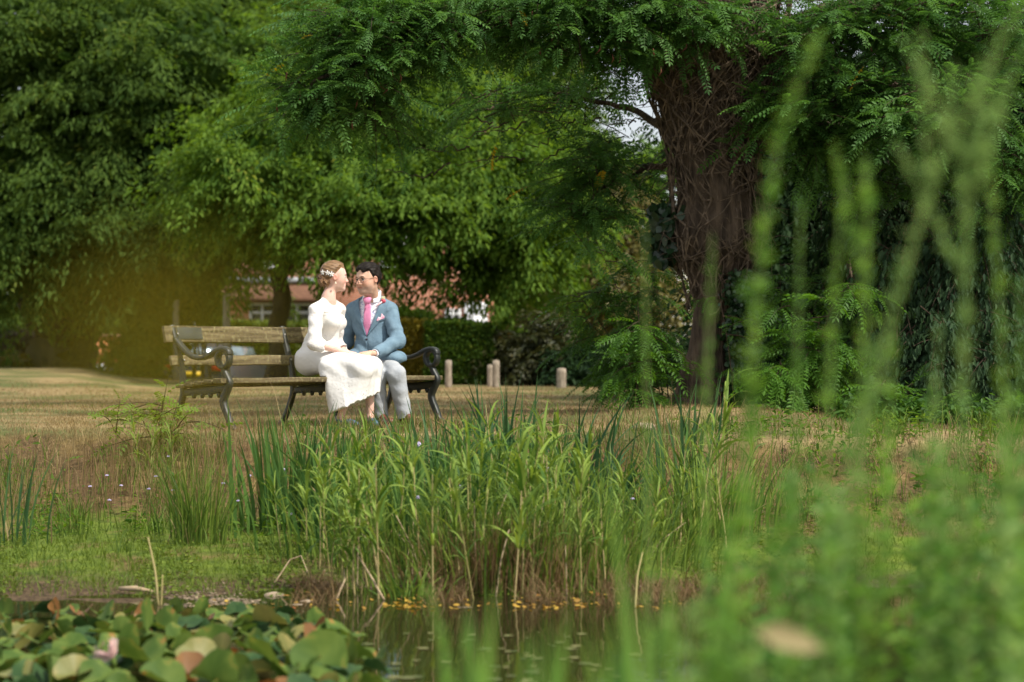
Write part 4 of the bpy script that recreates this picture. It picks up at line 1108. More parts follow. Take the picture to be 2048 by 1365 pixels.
    def cuff(P):
        d = nrm(hand_l['wrist'] - Lw); a = Lw - d * .02; b = Lw + d * .024
        f = rc(P, a - d * .05, b + d * .05, .038, .037); f = np.maximum(f, -(rc(P, a - d * .1, b + d * .1, .031, .031)))
        return np.maximum(np.maximum(f, (P - b) @ d), (a - P) @ d)
    sdf_obj('shirt_cuff', cuff, Lw - .09, Lw + .09, .004, M_collar, root)
    def lap(poly, g):
        return lambda P: np.maximum(np.maximum(np.maximum(jtorso(P) - g, -(jtorso(P) + .012)), prism(P, poly, 17.36)), -rc(P, neck + [0, .01, -.05], neck + [0, .01, .2], .076, .088))
    lo_, hi_ = W(690, 690, 17.0) - .06, W(790, 565, 17.5) + .06
    sdf_obj('lapel', lap([(709, 588), (716, 583), (717, 612), (723, 640), (733, 674), (716, 645), (703, 622), (709, 606), (704, 603)], .007), lo_, hi_, .0045, M_lapel, root)
    sdf_obj('lapel', lap([(763, 570), (772, 586), (769, 600), (777, 603), (770, 628), (752, 652), (733, 674), (747, 640), (757, 612), (762, 592)], .007), lo_, hi_, .0045, M_lapel, root)
    def surf(x, y, fn):      # first hit of a ray through the chest along +Y
        p = np.array([W(x, y, 17.25) * [1, 0, 1] + [0, yy, 0] for yy in np.linspace(16.9, 17.5, 400)])
        d = fn(p); i = np.argmax(d < 0); return p[i]
    # pocket square, pocket welt, buttons, boutonniere
    sq = lambda P: np.maximum(np.maximum(jtorso(P) - .012, -(jtorso(P) + .004)), prism(P, [(753, 641), (757, 634), (761, 636), (763, 627), (769, 634), (768, 637), (754, 643)], 17.36))
    sdf_obj('pocket_square', sq, lo_, hi_, .003, M_square, root)
    wl = lambda P: np.maximum(np.maximum(jtorso(P) - .0075, -(jtorso(P) + .004)), prism(P, [(752, 642.5), (769, 636.5), (769.5, 639.5), (752.5, 645.5)], 17.36))
    sdf_obj('pocket_welt', wl, lo_, hi_, .003, M_lapel, root)
    for (x, y) in ((733, 679),):
        p = surf(x, y, jtorso); a = Acc(); a.tube([p + [0, .004, 0], p + [0, -.006, 0]], [.011, .010], 12); a.build('button', M_button, root)
    for k in range(3):
        p = Lw + nrm(Le - Lw) * (.02 + .022 * k) + nrm(np.array([.3, -1, -.5])) * .051; a = Acc(); a.ball(p, .0065); a.build('button', M_button, root)
    fl = surf(766, 602, jtorso) + [0, -.02, 0]; st = surf(751, 614, jtorso) + [0, -.012, 0]
    bt = Acc(); bt.tube([st, (st + fl) / 2 + [0, -.008, 0], fl], [.005, .007, .008], 8); bo = bt.build('boutonniere', M_ribbon, root, smooth=True)
    rs = Acc(); r2 = np.random.default_rng(3)
    for k in range(16):
        t = k * 2.4; rr = .004 + .0011 * k; c = fl + np.array([math.cos(t) * rr * .8, -.014 + .0007 * k, math.sin(t) * rr * .8])
        d = np.array([math.cos(t), -1.2, math.sin(t)]); rs.ball(c, [.012, .010, .003], frame(np.array([[math.sin(t), 0, -math.cos(t)]]), d[None])[0], 8, 5)
    rs.build('rose', M_flower, bo, smooth=True)
    bd = Acc()
    for k in range(7): bd.ball(fl + [-.014 + .009 * r2.uniform(0, 3.4), -.004, .022 + r2.uniform(-.004, .016)], [.007, .007, .011], nu=8, nv=6)
    bd.build('buds', M_cream, bo, smooth=True)
    # --- hair
    def hair(P):
        q = H.L(P)
        n1 = .0035 * np.sin(q[:, 1] * 260 + q[:, 0] * 60 + 3 * np.sin(q[:, 2] * 40)) + .004 * np.sin(q[:, 0] * 90 + q[:, 2] * 70)
        front = .080 + .008 * np.sin(q[:, 1] * 110 + 1) - .30 * np.abs(q[:, 1] + .01)
        plane = np.where(q[:, 0] > .03, front - q[:, 2], (front + (q[:, 0] - .03) * 1.9) - q[:, 2])
        side = np.abs(q[:, 1]) > .05
        plane = np.where(side & (q[:, 0] > .005) & (q[:, 0] < .04), -.012 - q[:, 2] + (q[:, 0] - .005) * 2.4, plane)
        plane = np.maximum(plane, -.085 - q[:, 2])
        f = H.cran(q) - .003 - .010 * sstep(.0, -.03, plane) - .010 * sstep(.05, .12, q[:, 2]) * sstep(.0, -.03, plane) + n1 * .6
        f = np.maximum(f, plane * .75)
        for y in (-1, 1): f = ss(f, el(q, (-.010, y * .088, -.012), (.026, .02, .04)), .006)
        return f * H.k
    hm = sdf_obj('hair', hair, hd - .19, hd + .19, .0035, M_hair_m, root)
    sa = Acc(); r3 = np.random.default_rng(8)
    for k in range(420):
        az = r3.uniform(-2.6, 2.6); q0 = np.array([-.03 + r3.normal(0, .03), r3.normal(0, .03), .13]); L_ = r3.uniform(.3, .8); pts = []
        for t in np.linspace(.15, 1, 8):
            d = np.array([math.sin(t * 1.3 * L_ + .1) * math.cos(az), math.sin(t * 1.3 * L_ + .1) * math.sin(az) * .9 + .25 * t * (az < 1), math.cos(t * 1.35 * L_)]); d /= np.linalg.norm(d)
            p = np.array([-.008, 0, .03]) + d * .14
            for _ in range(6): p = p - d * (H.cran(p[None])[0] - .022)
            pts.append(H.G(p))
        sa.tube(pts, np.linspace(.0028, .0008, 8), n=4, cap=False)
    sa.build('strands', M_hair_m, hm, smooth=True)
    H.parts(root, M_hair_m, M_lip_m, M_eye, M_iris, False)
    g = Acc(); 
    for y in (-.033, .033):
        th = np.linspace(0, 2 * np.pi, 25)
        c, s_ = np.cos(th), np.sin(th)
        pr = np.sign(c) * np.abs(c) ** .75, np.sign(s_) * np.abs(s_) ** .75
        g.tube([H.G((.113 - .01 * abs(a) * (1 if a * y > 0 else 0), y + .026 * a, -.006 + .021 * b)) for a, b in zip(*pr)], .0019 * H.k, 6)
    g.tube([H.G((.114, -.009, .004)), H.G((.118, 0, .008)), H.G((.114, .009, .004))], .0018 * H.k, 6)
    for y in (-1, 1): g.tube([H.G((.104, y * .060, .002)), H.G((.06, y * .078, .004)), H.G((-.01, y * .088, .008)), H.G((-.03, y * .088, -.008))], .0017 * H.k, 6)
    g.build('glasses', M_frame, root, smooth=True)
    for a, t in ((La, Lt), (Ra, Rt)):
        d = nrm((t - a) * [1, 1, 0]); hb = a * [1, 1, 0] + [0, 0, .04] - d * .02
        def shoe(P, a=a, t=t, d=d, hb=hb):
            toe = np.array([t[0], t[1], .03])
            f = su(rc(P, hb, toe, .042, .034), rc(P, hb + [0, 0, .03], hb + d * .06 + [0, 0, .03], .04, .034), .02)
            return np.maximum(f, .004 - P[:, 2])
        sdf_obj('shoe', shoe, np.minimum(a, t) - .09, np.maximum(a, t) + [.09, .09, .03], .005, M_shoe_b, root)
groom()

# ================================================================== bride
def bride():
    root = empty('person', W(680, 850, 16.8) * [1, 1, 0], 'seated woman in a white lace dress, white flowers pinned in her hair', 'person')
    neck = W(659, 594, 16.88)
    Rs = W(632, 620, 16.76); Ls = W(677, 619, 17.02)
    Re = W(629, 688, 16.64); Rw = W(694, 706, 16.70)
    Le = W(672, 690, 17.12); Lw = W(704, 713, 17.02)
    Rh = W(628, 722, 16.86); Rk = W(722, 735, 16.52); Ra = W(680, 836, 16.60)
    Lh = W(645, 720, 17.0); Lk = W(744, 733, 16.76); La = W(740, 833, 16.78)
    Rt = W(712, 851, 16.46); Lt = W(752, 852, 16.58)
    H = Head(W(670, 554.5, 16.90), (.95, .22, -.03), (-.22, 0, 1), .985); H.gaze = 0
    hd = H.c
    def torso(P, g=0):
        f = rc(P, Rs, Ls, .046 + g, .046 + g)
        for s_ in (Rs, Ls): f = su(f, rc(P, neck + [-.006, 0, -.035], s_, .05 + g, .044 + g), .04)
        f = su(f, el(P, W(652, 644, 16.90), (.135 + g, .115 + g, .15 + g)), .05)
        for c in (W(667, 646, 16.80), W(680, 646, 16.92)): f = su(f, el(P, c, (.055 + g, .055 + g, .058 + g)), .04)
        f = su(f, el(P, W(643, 682, 16.92), (.145 + g, .115 + g, .11 + g)), .05)
        return f
    hw = dict(wrist=Rw, d=W(738, 716, 16.72) - Rw, n=np.array([.1, -.35, 1.]))
    def body(P):
        f = H.face(H.L(P), True)
        f = su(f, rc(P, H.G((-.025, 0, -.06)), neck + [-.01, 0, -.02], .044, .048), .03)
        f = su(f, rc(P, neck + [-.01, 0, -.01], W(656, 622, 16.9), .048, .085), .05)
        f = su(f, torso(P, -.016), .03)
        f = su(f, el(P, W(640, 716, 16.9), (.12, .13, .1)), .04)
        for a, b, c in ((Rs, Re, Rw), (Ls, Le, Lw)):
            f = su(f, rc(P, a, b, .036, .032), .02); f = su(f, rc(P, b, c, .033, .023), .02)
        f = np.minimum(f, hand(P, hw['wrist'], hw['d'], hw['n'], .22, .03, thumb=1, s=.92))
        f = np.minimum(f, hand(P, Lw, W(728, 718, 16.95) - Lw, np.array([.2, 0, 1.]), .25, .03, thumb=-1, s=.9))
        for a, b, c, t in ((Rh, Rk, Ra, Rt), (Lh, Lk, La, Lt)):
            f = su(f, rc(P, a, b, .075, .052), .03)
            mid = b + (c - b) * .35 + nrm(a - b) * .018
            f = su(f, rc(P, b, mid, .048, .046), .02); f = su(f, rc(P, mid, c, .046, .029), .02)
            f = su(f, rc(P, c, c * [1, 1, 0] + nrm((c - t) * [1, 1, 0]) * .02 + [0, 0, .06], .03, .026), .012)
            f = su(f, rc(P, c + [0, 0, -.012], np.array([t[0], t[1], .026]), .028, .021), .018)
        return f
    sdf_obj('body', body, [-1.85, 16.3, -.01], [-1.05, 17.25, 1.45], .0042, M_skin_f, root, blush(H, False))
    # --- bodice
    def bodice(P):
        f = torso(P, 0.003)
        f = f + .0022 * np.sin(P[:, 2] * 300) * ((P[:, 2] > W(0, 632, 16.9)[2]) & (P[:, 2] < W(0, 624, 16.9)[2]))
        n = rc(P, neck + [.014, -.016, -.012], neck + [-.03, .02, .25], .068, .09)
        f = np.maximum(f, -n)
        f = f + .004 * np.sin(P[:, 2] * 55 + P[:, 0] * 30) * sstep(.82, .70, P[:, 2])
        return np.maximum(f, .655 - P[:, 2])
    sdf_obj('bodice', bodice, [-1.9, 16.5, .62], [-1.2, 17.25, 1.12], .005, M_bodice, root)
    def sleeve(s, e, w, cut):
        d = nrm(w - e)
        def f(P):
            g = su(rc(P, s + [0, 0, -.002], e, .062, .056), rc(P, e, e + d * (cut + .06), .055, .050), .03)
            g = g + .003 * np.sin(P[:, 2] * 60 + P[:, 0] * 25)
            g = np.maximum(g, -rc(P, e, w, .036, .033)) if cut < .3 else g
            g = np.maximum(g, (P - e) @ d - cut - .006 * np.sin(P[:, 2] * 120))
            return g
        return f
    sdf_obj('sleeve', sleeve(Rs, Re, Rw, .085), np.minimum.reduce([Rs, Re]) - .1, np.maximum.reduce([Rs, Re]) + [.2, .1, .1], .005, M_sleeve, root)
    sdf_obj('sleeve', sleeve(Ls, Le, Lw, .085), np.minimum.reduce([Ls, Le]) - .1, np.maximum.reduce([Ls, Le]) + [.2, .1, .1], .005, M_sleeve, root)
    # --- skirt
    h0 = W(668, 824, 16.6); h1 = W(757, 786, 16.62)
    hd2 = (h1 - h0)[[0, 2]]; hn = np.array([-hd2[1], hd2[0]]) / np.linalg.norm(hd2)   # points up
    def skirt(P):
        f = el(P, W(640, 712, 16.90), (.165, .17, .125))
        f = su(f, el(P, W(618, 722, 16.94), (.125, .15, .13)), .05)
        f = su(f, el(P, W(643, 688, 16.92), (.15, .125, .05)), .05)
        f = su(f, rc(P, Rh, Rk, .112, .086), .05); f = su(f, rc(P, Lh, Lk, .112, .08), .05)
        f = su(f, rc(P, (Rh + Lh) / 2 + [0, 0, .02], (Rk + Lk) / 2 + [0, 0, .012], .10, .078), .05)
        f = su(f, rc(P, Rk + [.01, 0, -.02], W(697, 842, 16.56), .088, .116), .05)
        f = su(f, rc(P, Lk + [0, 0, -.02], W(738, 825, 16.72), .078, .088), .05)
        f = su(f, rc(P, (Rk + Lk) / 2, W(718, 830, 16.62), .08, .10), .05)
        for (x0, x1, r0) in ((648, 688, .045), (668, 702, .06), (690, 716, .065)): f = su(f, rc(P, W(x0, 735, 16.60), W(x1, 846, 16.51), r0, .095), .10)
        # soft folds running from the lap to the hem
        ang = P[:, 0] * 58 + P[:, 1] * 40 + 1.5 * np.sin(P[:, 2] * 8)
        f = f + (.007 * np.abs(np.sin(ang * .5)) ** .6 - .004) * sstep(.48, .12, P[:, 2]) + .003 * np.sin(P[:, 0] * 24 + P[:, 2] * 46 + 2 * np.sin(P[:, 1] * 12)) * sstep(.3, .5, P[:, 2])
        k = (P[:, 0] - h0[0]) * hn[0] + (P[:, 2] - h0[2]) * hn[1]
        f = np.maximum(f, -(k + .004 * np.sin(P[:, 0] * 95 + P[:, 1] * 70) + .005 * np.sin(P[:, 0] * 41 + P[:, 1] * 23)))
        f = np.maximum(f, P[:, 2] - .74)
        return np.maximum(f, -seat_cut(P, -.0, .417))
    def skirt_hollow(P):
        f = skirt(P)
        low = sstep(.3, .2, P[:, 2])
        return np.maximum(f, np.where(P[:, 2] < .3, -(f + .014), -1))
    sdf_obj('skirt', skirt_hollow, [-1.95, 16.25, .02], [-1.0, 17.25, .76], .006, M_skirt, root)
    # --- hair
    def hair(P):
        q = H.L(P)
        f0 = .0015 * np.sin(q[:, 2] * 210 + q[:, 0] * 90)
        front = .078 + .004 * np.sin(q[:, 1] * 60)
        plane = np.where(q[:, 0] > .045, front - q[:, 2], (front + (q[:, 0] - .045) * 1.12) - q[:, 2])
        plane = np.maximum(plane, -.062 - q[:, 2])
        f = H.cran(q) + f0 - .002 - (.010 + .006 * sstep(.0, .1, q[:, 2])) * sstep(.0, -.045, plane)
        f = np.maximum(f, plane * .75)
        for y in (-1, 1): f = ss(f, el(q, (-.008, y * .088, -.016), (.021, .02, .032)), .006)
        return f * H.k
    sdf_obj('hair', hair, hd - .19, hd + .19, .0035, M_hair_f, root)
    def bun(P):
        q = H.L(P)
        f = el(q, (-.105, 0, -.036), (.042, .060, .050))
        f = su(f, el(q, (-.082, -.036, -.050), (.036, .036, .034)), .02); f = su(f, el(q, (-.118, .0, -.008), (.028, .04, .03)), .02)
        w = np.sin(q[:, 0] * 150 + 3 * np.sin(q[:, 2] * 90)) * np.sin(q[:, 2] * 140 + 2 * np.sin(q[:, 1] * 80)) 
        return (f + .0055 * w) * H.k
    hb = sdf_obj('hair_bun', bun, hd - .22, hd + .15, .003, M_hair_bun, root)
    cu = Acc(); r2 = np.random.default_rng(5)
    for k in range(26):
        c0 = np.array([-.085 - r2.uniform(0, .05), -.02 - r2.uniform(0, .05), -.04 + r2.uniform(-.045, .045)])
        t = np.linspace(0, r2.uniform(3.5, 7), 14); rr = r2.uniform(.006, .013)
        ax = r2.normal(0, 1, 3)
        cu.tube([H.G(c0 + np.array([math.cos(a) * rr - .001 * a * ax[0], math.sin(a) * rr * .6 + .0005 * a, math.sin(a + ax[1]) * rr + .0012 * a * ax[2]])) for a in t], .0026, 5)
    for y, z in ((-.07, -.045),):
        cu.tube([H.G((-.07 + .03 * math.sin(a * 2) * a - .02 * a, y, z - .018 * a)) for a in np.linspace(0, 1, 10)], np.linspace(.004, .001, 10), 5)
    cu.build('curls', M_hair_bun, hb, smooth=True)
    H.parts(root, M_brow_f, M_lip_f, M_eye, M_iris, True)
    # hair flowers on the side facing the pond
    qs = [(-.108, -.052, .028), (-.072, -.071, .024), (-.040, -.085, .014)]
    for q in qs:
        q = np.array(q); nn = nrm(H.M @ (q * [1, 1.4, 1])); c = H.G(q) + nn * .010; a = Acc()
        F0 = frame(np.array([[0, 0, 1.0]]) + .01, nn[None])[0]
        for k in range(5):
            t = 2 * np.pi * k / 5; dr = F0[:, 0] * math.cos(t) + F0[:, 1] * math.sin(t)
            a.ball(c + dr * .0125, [.0125, .0062, .003], frame(dr[None], nn[None] + .25 * dr)[0], 8, 5)
        hp = a.build('hair_flower', M_petal, root, smooth=True)
        b = Acc(); b.ball(c + nn * .004, .0045, nu=8, nv=6); b.build('flower_centre', M_pearl, hp, smooth=True)
    er = Acc(); er.ball(H.G((-.006, -.090, -.062)), .0085 * H.k); er.tube([H.G((-.008, -.088, -.042)), H.G((-.006, -.090, -.056))], .0016, 5); er.build('earring', M_pearl, root, smooth=True)
    th = np.linspace(0, 2 * np.pi, 17); d = nrm(hw['d']); n = nrm(hw['n'] - d * (hw['n'] @ d)); sd = np.cross(d, n)
    # --- shoes
    for c, t in ((Ra, Rt), (La, Lt)):
        d = nrm((t - c) * [1, 1, 0]); hl = c * [1, 1, 0] - d * .022
        toe = np.array([t[0], t[1], .022])
        def shoe(P, c=c, t=t, d=d, hl=hl, toe=toe):
            foot_ = su(rc(P, hl + [0, 0, .066], toe, .034, .028), rc(P, toe - d * .05, toe, .028, .026), .015)
            cut = ((P - hl) @ d)
            top = np.where(cut > .13, 1.0, np.interp(cut, [-.04, .02, .06, .13], [.105, .085, .052, .044]))
            f = np.maximum(foot_, P[:, 2] - top)
            f = np.minimum(f, rc(P, hl + [0, 0, .05], hl + [0, 0, .006] - d * .008, .024, .008))
            return np.maximum(f, .002 - P[:, 2])
        sdf_obj('shoe', shoe, np.minimum(c, t) - .1, np.maximum(c, t) + [.1, .1, .06], .0045, M_shoe_f, root)
bride()
# ------------------------------------------------------------------ the big ivy covered robinia
PIN = [pinnate_tpl(7, .2, .42, .30, np.random.default_rng(s)) for s in (1, 2, 3)]
PIN_S = [pinnate_tpl(5, .27, .5, .35, np.random.default_rng(s)) for s in (6, 7)]
PIN_L = [pinnate_tpl(8, .2, .38, .5, np.random.default_rng(s)) for s in (4, 5)]

def sprays(acc, tw, P0, D0, L, size, tpls, r, nl=11, droop=.22, fall=.06, shade=None):
    """twigs carrying pinnate leaves left and right"""
    m = len(P0); D0 = nrm(D0)
    side = nrm(np.cross(D0, [0, 0, 1.]) + 1e-4)
    s = np.linspace(.12, 1, nl)[None] + r.uniform(-.03, .03, (m, nl))
    P = P0[:, None] + D0[:, None] * (L[:, None] * s)[..., None]; P[..., 2] -= droop * L[:, None] * s ** 2
    sg = np.where(np.arange(nl) % 2 == 0, 1, -1)[None, :] * np.ones((m, 1))
    d = D0[:, None] * (.35 + .7 * s)[..., None] + side[:, None] * (sg * (1.15 - .7 * s))[..., None] + r.normal(0, .28, P.shape)
    d[..., 2] -= fall + droop * s * .8
    up = np.array([0, 0, 1.]) + r.normal(0, .32, P.shape)
    sz = size * r.uniform(.55, 1.25, (m, nl)) * r.uniform(.75, 1.15, (m, 1)); tint = np.clip(r.uniform(0, .6, (m, nl)) + r.uniform(-.1, .42, (m, 1)), 0, .93)
    tint = np.where(r.random((m, nl)) < .0012, 1, tint)
    q = r.integers(0, len(tpls), (m, nl))
    for k, t in enumerate(tpls):
        w = q == k
        scatter(acc, t, P[w], frame(d[w], up[w]), sz[w], tint[w])
    if tw is not None:
        for k in range(m):
            t = np.linspace(0, .95, 4)
            c = P0[k] + D0[k] * L[k] * t[:, None]; c[:, 2] -= droop * L[k] * t ** 2
            tw.tube(c, [.006, .005, .0035, .002], n=4, cap=False)

M_leaf_seedling = leaf_mat('leaf_seedling', (.09, .17, .025), (.17, .28, .04), transl=.45, rough=.55, spec=.2)
def big_tree():
    r = np.random.default_rng(21)
    Y = 19.0
    base = W(1405, 805, Y)
    root = empty('robinia_tree', base, 'large old robinia with a burred trunk wrapped in dead ivy stems, right of the bench', 'tree')
    # trunk profile in photo pixels: y, left, right
    prof = [(830, 1325, 1492), (806, 1338, 1472), (780, 1358, 1462), (740, 1366, 1456), (700, 1378, 1452), (650, 1384, 1458), (600, 1386, 1466), (560, 1378, 1478), (530, 1362, 1492), (500, 1346, 1512), (470, 1342, 1522), (440, 1350, 1520), (410, 1356, 1512), (370, 1354, 1508), (320, 1350, 1510), (270, 1336, 1512), (220, 1322, 1518), (170, 1308, 1532), (120, 1296, 1552), (60, 1310, 1562), (0, 1330, 1566), (-80, 1350, 1560), (-200, 1370, 1550), (-420, 1390, 1530)]
    ys = np.array([p[0] for p in prof]); l = np.array([p[1] for p in prof]); rr = np.array([p[2] for p in prof])
    yy = np.linspace(830, -420, 170)
    xl = np.interp(yy, ys[::-1], l[::-1]); xr = np.interp(yy, ys[::-1], rr[::-1])
    k = Y / FPX; n = 72; th = np.linspace(0, 2 * np.pi, n, endpoint=False)
    cx = ((xl + xr) / 2 - 1024) * k; rad = (xr - xl) / 2 * k; z = CAMZ + (HOR - yy) * k
    T, Z = np.meshgrid(th, z)
    ridge = .055 * np.abs(np.sin(T * 7 + 1.2 * np.sin(Z * 1.7) + .6 * np.sin(T * 3 + Z))) + .04 * np.sin(T * 17 + 2.2 * np.sin(Z * 2.5 + T)) * np.sin(Z * 3.1 + T * 2)
    flare = .22 * sstep(.75, .0, Z - base[2]) * np.maximum(0, np.sin(T * 4 + .7)) 
    lump = .10 * vnoise(T * 1.2, Z * 1.0, .35, 51) + .05 * vnoise(T, Z, .12, 52) + .16 * np.exp(-((yy[:, None] - 485) / 45) ** 2) * (vnoise(T * 1.1, Z, .16, 53) - .3)
    RR = rad[:, None] * (.86 + ridge + flare + lump)
    V = np.stack([cx[:, None] + RR * np.cos(T), Y + RR * .85 * np.sin(T), Z], -1)
    i = np.arange(len(z) - 1)[:, None]; j = np.arange(n)[None]; j2 = (j + 1) % n
    F = np.stack([i * n + j, i * n + j2, (i + 1) * n + j2, (i + 1) * n + j], -1).reshape(-1, 4)
    a = Acc(); a.add(V.reshape(-1, 3), F)
    a.build('trunk', M_bark, root, smooth=True)
    # dead ivy stems laced over the trunk
    iv = Acc()
    def on_trunk(y, ang, off):
        q = np.interp(y, yy[::-1], rad[::-1]) * 1.04 + off; c = np.interp(y, yy[::-1], cx[::-1])
        return np.array([c + q * np.cos(ang), Y + q * .85 * np.sin(ang), CAMZ + (HOR - y) * k])
    for q in range(330):
        y0 = r.uniform(-60, 430) if q < 270 else r.uniform(520, 640); y1 = y0 - r.uniform(60, 300); a0 = -np.pi / 2 + r.uniform(-1.7, 1.7)
        da = r.normal(0, .9); nn = 11; t = np.linspace(0, 1, nn); ph = r.uniform(0, 6, 3)
        pts = [on_trunk(y0 + (y1 - y0) * u + 8 * math.sin(9 * u + ph[0]), a0 + da * u + .28 * math.sin(7 * u + ph[1]), .012 + .03 * r.random() + .03 * abs(math.sin(5 * u + ph[2]))) for u in t]
        iv.tube(pts, np.linspace(1, .5, nn) * r.uniform(.003, .012) * (1 if r.random() < .85 else 1.8), n=5, cap=False)
    for q in range(260):      # dry twiggy ends sticking out
        y0 = r.uniform(20, 560); a0 = -np.pi / 2 + r.uniform(-1.8, 1.8); p = on_trunk(y0, a0, .02)
        d = nrm(np.array([np.cos(a0), np.sin(a0), r.uniform(-.7, .6)]) + r.normal(0, .5, 3)); L = r.uniform(.1, .36)
        iv.tube([p, p + d * L * .5 + r.normal(0, .03, 3), p + d * L + r.normal(0, .06, 3) - [0, 0, .3 * L]], [.005, .0035, .0015], n=4, cap=False)
    tag(iv.build('dead_ivy_stems', mat('dead_ivy', (.05, .036, .025), (.17, .125, .085), scale=14, rough=.9), root, smooth=True), kind='stuff')
    # living ivy on the shaded right of the lower trunk and left below the burr
    il = Acc(); n1 = 2600
    yv = r.uniform(545, 800, n1); xv = r.normal(1478, 17, n1) + (yv - 700) * .02
    P = np.array([W(x, y, Y) for x, y in zip(xv, yv)]); P[:, 1] = Y - .30 + r.uniform(-.12, .25, n1)
    IV = leaf_tpl(.85, .08, .1)
    scatter(il, IV, P, frame(r.normal(0, 1, P.shape) + [0, -.2, -.9], r.normal(0, .5, P.shape) + [0, -1, .5]), r.uniform(.03, .065, n1), r.uniform(0, 1, n1))
    n2 = 240; yv = r.uniform(405, 520, n2); xv = 1330 + r.normal(0, 18, n2)
    P = np.array([W(x, y, Y) for x, y in zip(xv, yv)]); P[:, 1] += r.normal(0, .12, n2)
    scatter(il, IV, P, frame(r.normal(0, .5, P.shape) + [0, 0, -1], r.normal(0, .6, P.shape) + [0, -1, .3]), r.uniform(.07, .13, n2), r.uniform(0, .4, n2))
    il.build('ivy', M_ivy, root)
    # limbs
    lm = Acc()
    def L(rads, *pts):
        pts = np.array([W(*p) for p in pts]); u = np.linspace(0, len(pts) - 1, len(pts) * 6 - 5); ii = np.arange(len(pts))
        q = np.stack([np.interp(u, ii, pts[:, c]) for c in range(3)], 1)
        for _ in range(2): q[1:-1] = (q[:-2] + 2 * q[1:-1] + q[2:]) / 4
        q[1:-1] += r.normal(0, .018, q[1:-1].shape)
        lm.tube(q, np.interp(u, ii, rads), n=10, noise=.08)
    L([.30, .22, .15, .10, .06], (1380, 190, 19), (1300, 95, 19), (1180, 20, 19), (1050, -30, 18.8), (850, -60, 18.6))
    L([.09, .07, .045, .02], (1220, 40, 19), (1100, 28, 18.7), (1000, 48, 18.5), (880, 40, 18.3))
    L([.07, .05, .03, .015], (1010, 45, 18.6), (880, 70, 18.4), (740, 110, 18.2), (620, 170, 18.1))
    L([.04, .028, .016, .008], (1335, 260, 19.2), (1240, 215, 19.6), (1120, 185, 19.8), (960, 190, 19.9))
    L([.035, .025, .015, .008], (1350, 330, 19.2), (1270, 345, 19.4), (1200, 380, 19.5), (1140, 430, 19.5))
    L([.28, .2, .14, .08], (1510, 150, 19), (1610, 60, 18.9), (1760, 10, 18.7), (1960, -10, 18.5))
    L([.14, .1, .07, .03], (1505, 230, 19), (1600, 185, 18.6), (1720, 165, 18.3), (1900, 190, 18.1))
    L([.1, .07, .04, .02], (1500, 300, 19.1), (1640, 260, 19.4), (1800, 250, 19.6), (2000, 280, 19.6))
    for q in range(26):
        x0, y0 = r.uniform(900, 1330), r.uniform(150, 330)
        L([.010, .006, .003], (x0, y0, 19.6), (x0 - r.uniform(20, 60), y0 + r.uniform(-10, 30), 19.6), (x0 - r.uniform(70, 130), y0 + r.uniform(0, 60), 19.6))
    lm.build('limbs', M_bark, root, smooth=True)
    # crown: (px, py, Y, rx, ry, depth, sprays)
    cl = [(1110, 15, 18.5, 230, 85, .7, 165), (790, 30, 18.3, 170, 85, .6, 118), (1310, 10, 18.4, 130, 75, .6, 70), (700, 130, 18.3, 130, 90, .5, 85), (620, 195, 18.4, 75, 60, .4, 34), (760, 210, 18.5, 70, 50, .4, 26), (1190, 95, 18.5, 110, 45, .5, 44), (1430, 40, 18.2, 60, 50, .3, 20),
          (1010, 200, 19.8, 90, 32, .4, 16), (1150, 185, 19.9, 90, 45, .5, 22), (1210, 280, 19.7, 60, 50, .4, 13), (1190, 345, 19.5, 85, 55, .4, 34), (1170, 420, 19.5, 70, 45, .35, 22), (1290, 350, 19.6, 45, 45, .3, 9),
          (1650, 50, 18.3, 100, 90, .6, 66), (1800, 50, 18.3, 150, 110, .7, 95), (1980, 60, 18.3, 110, 130, .7, 60), (1700, 190, 18.2, 130, 70, .5, 70), (1880, 220, 18.0, 150, 80, .6, 85), (2020, 300, 18.0, 90, 100, .5, 50), (1640, 285, 18.6, 110, 60, .5, 46), (1790, 330, 18.8, 130, 60, .5, 44), (1560, 225, 18.4, 45, 50, .3, 14), (1990, 400, 18.4, 80, 60, .4, 26),
          (1000, -170, 20.3, 380, 90, 1.0, 60), (1500, -200, 20.4, 420, 120, 1.2, 80), (1950, -170, 20.2, 300, 110, 1.0, 55), (1250, -380, 21.5, 380, 130, 1.2, 90), (1700, -400, 21.5, 380, 130, 1.2, 80), (1000, -420, 22.5, 420, 160, 1.5, 120), (1350, -620, 23, 480, 160, 1.6, 130), (850, -250, 22, 300, 120, 1.2, 70)]  # unseen crown above the frame, added to shade the lawn behind
    a = Acc(); tw = Acc()
    for (px, py, YY, rx, ry, rd, ns) in cl:
        c, ra = ellip(px, py, YY, rx, ry, rd)
        d = nrm(r.normal(0, 1, (ns, 3))); P = c + d * ra * (r.random((ns, 1)) ** .5)
        D = d * [1, .8, .35] + r.normal(0, .35, (ns, 3)); D[:, 1] -= .25; D[:, 2] += .1
        Ln = r.uniform(.45, .85, ns)
        sprays(a, tw, P - nrm(D) * Ln[:, None] * .5, D, Ln, .25, PIN, r)
    a.build('crown', M_leaf_robinia, root)
    # a few dull red seed pods hanging under the crown
    M_pod = mat('pod_red', (.10, .03, .02), (.2, .07, .04), rough=.6)
    for q in range(40):
        sp = Acc()
        px, py = [(1080, 60), (700, 150), (1250, 110), (1780, 130), (640, 200)][q % 5]
        p = W(px + r.normal(0, 70), py + r.normal(0, 25), 18.0)
        sp.tube([p, p + [r.normal(0, .01), 0, -.04], p + [r.normal(0, .02), 0, -.085]], [.003, .0075, .002], n=5)
        sp.build('seed_pod', M_pod, root)
    tw.build('twigs', M_twig, root, smooth=True)
big_tree()

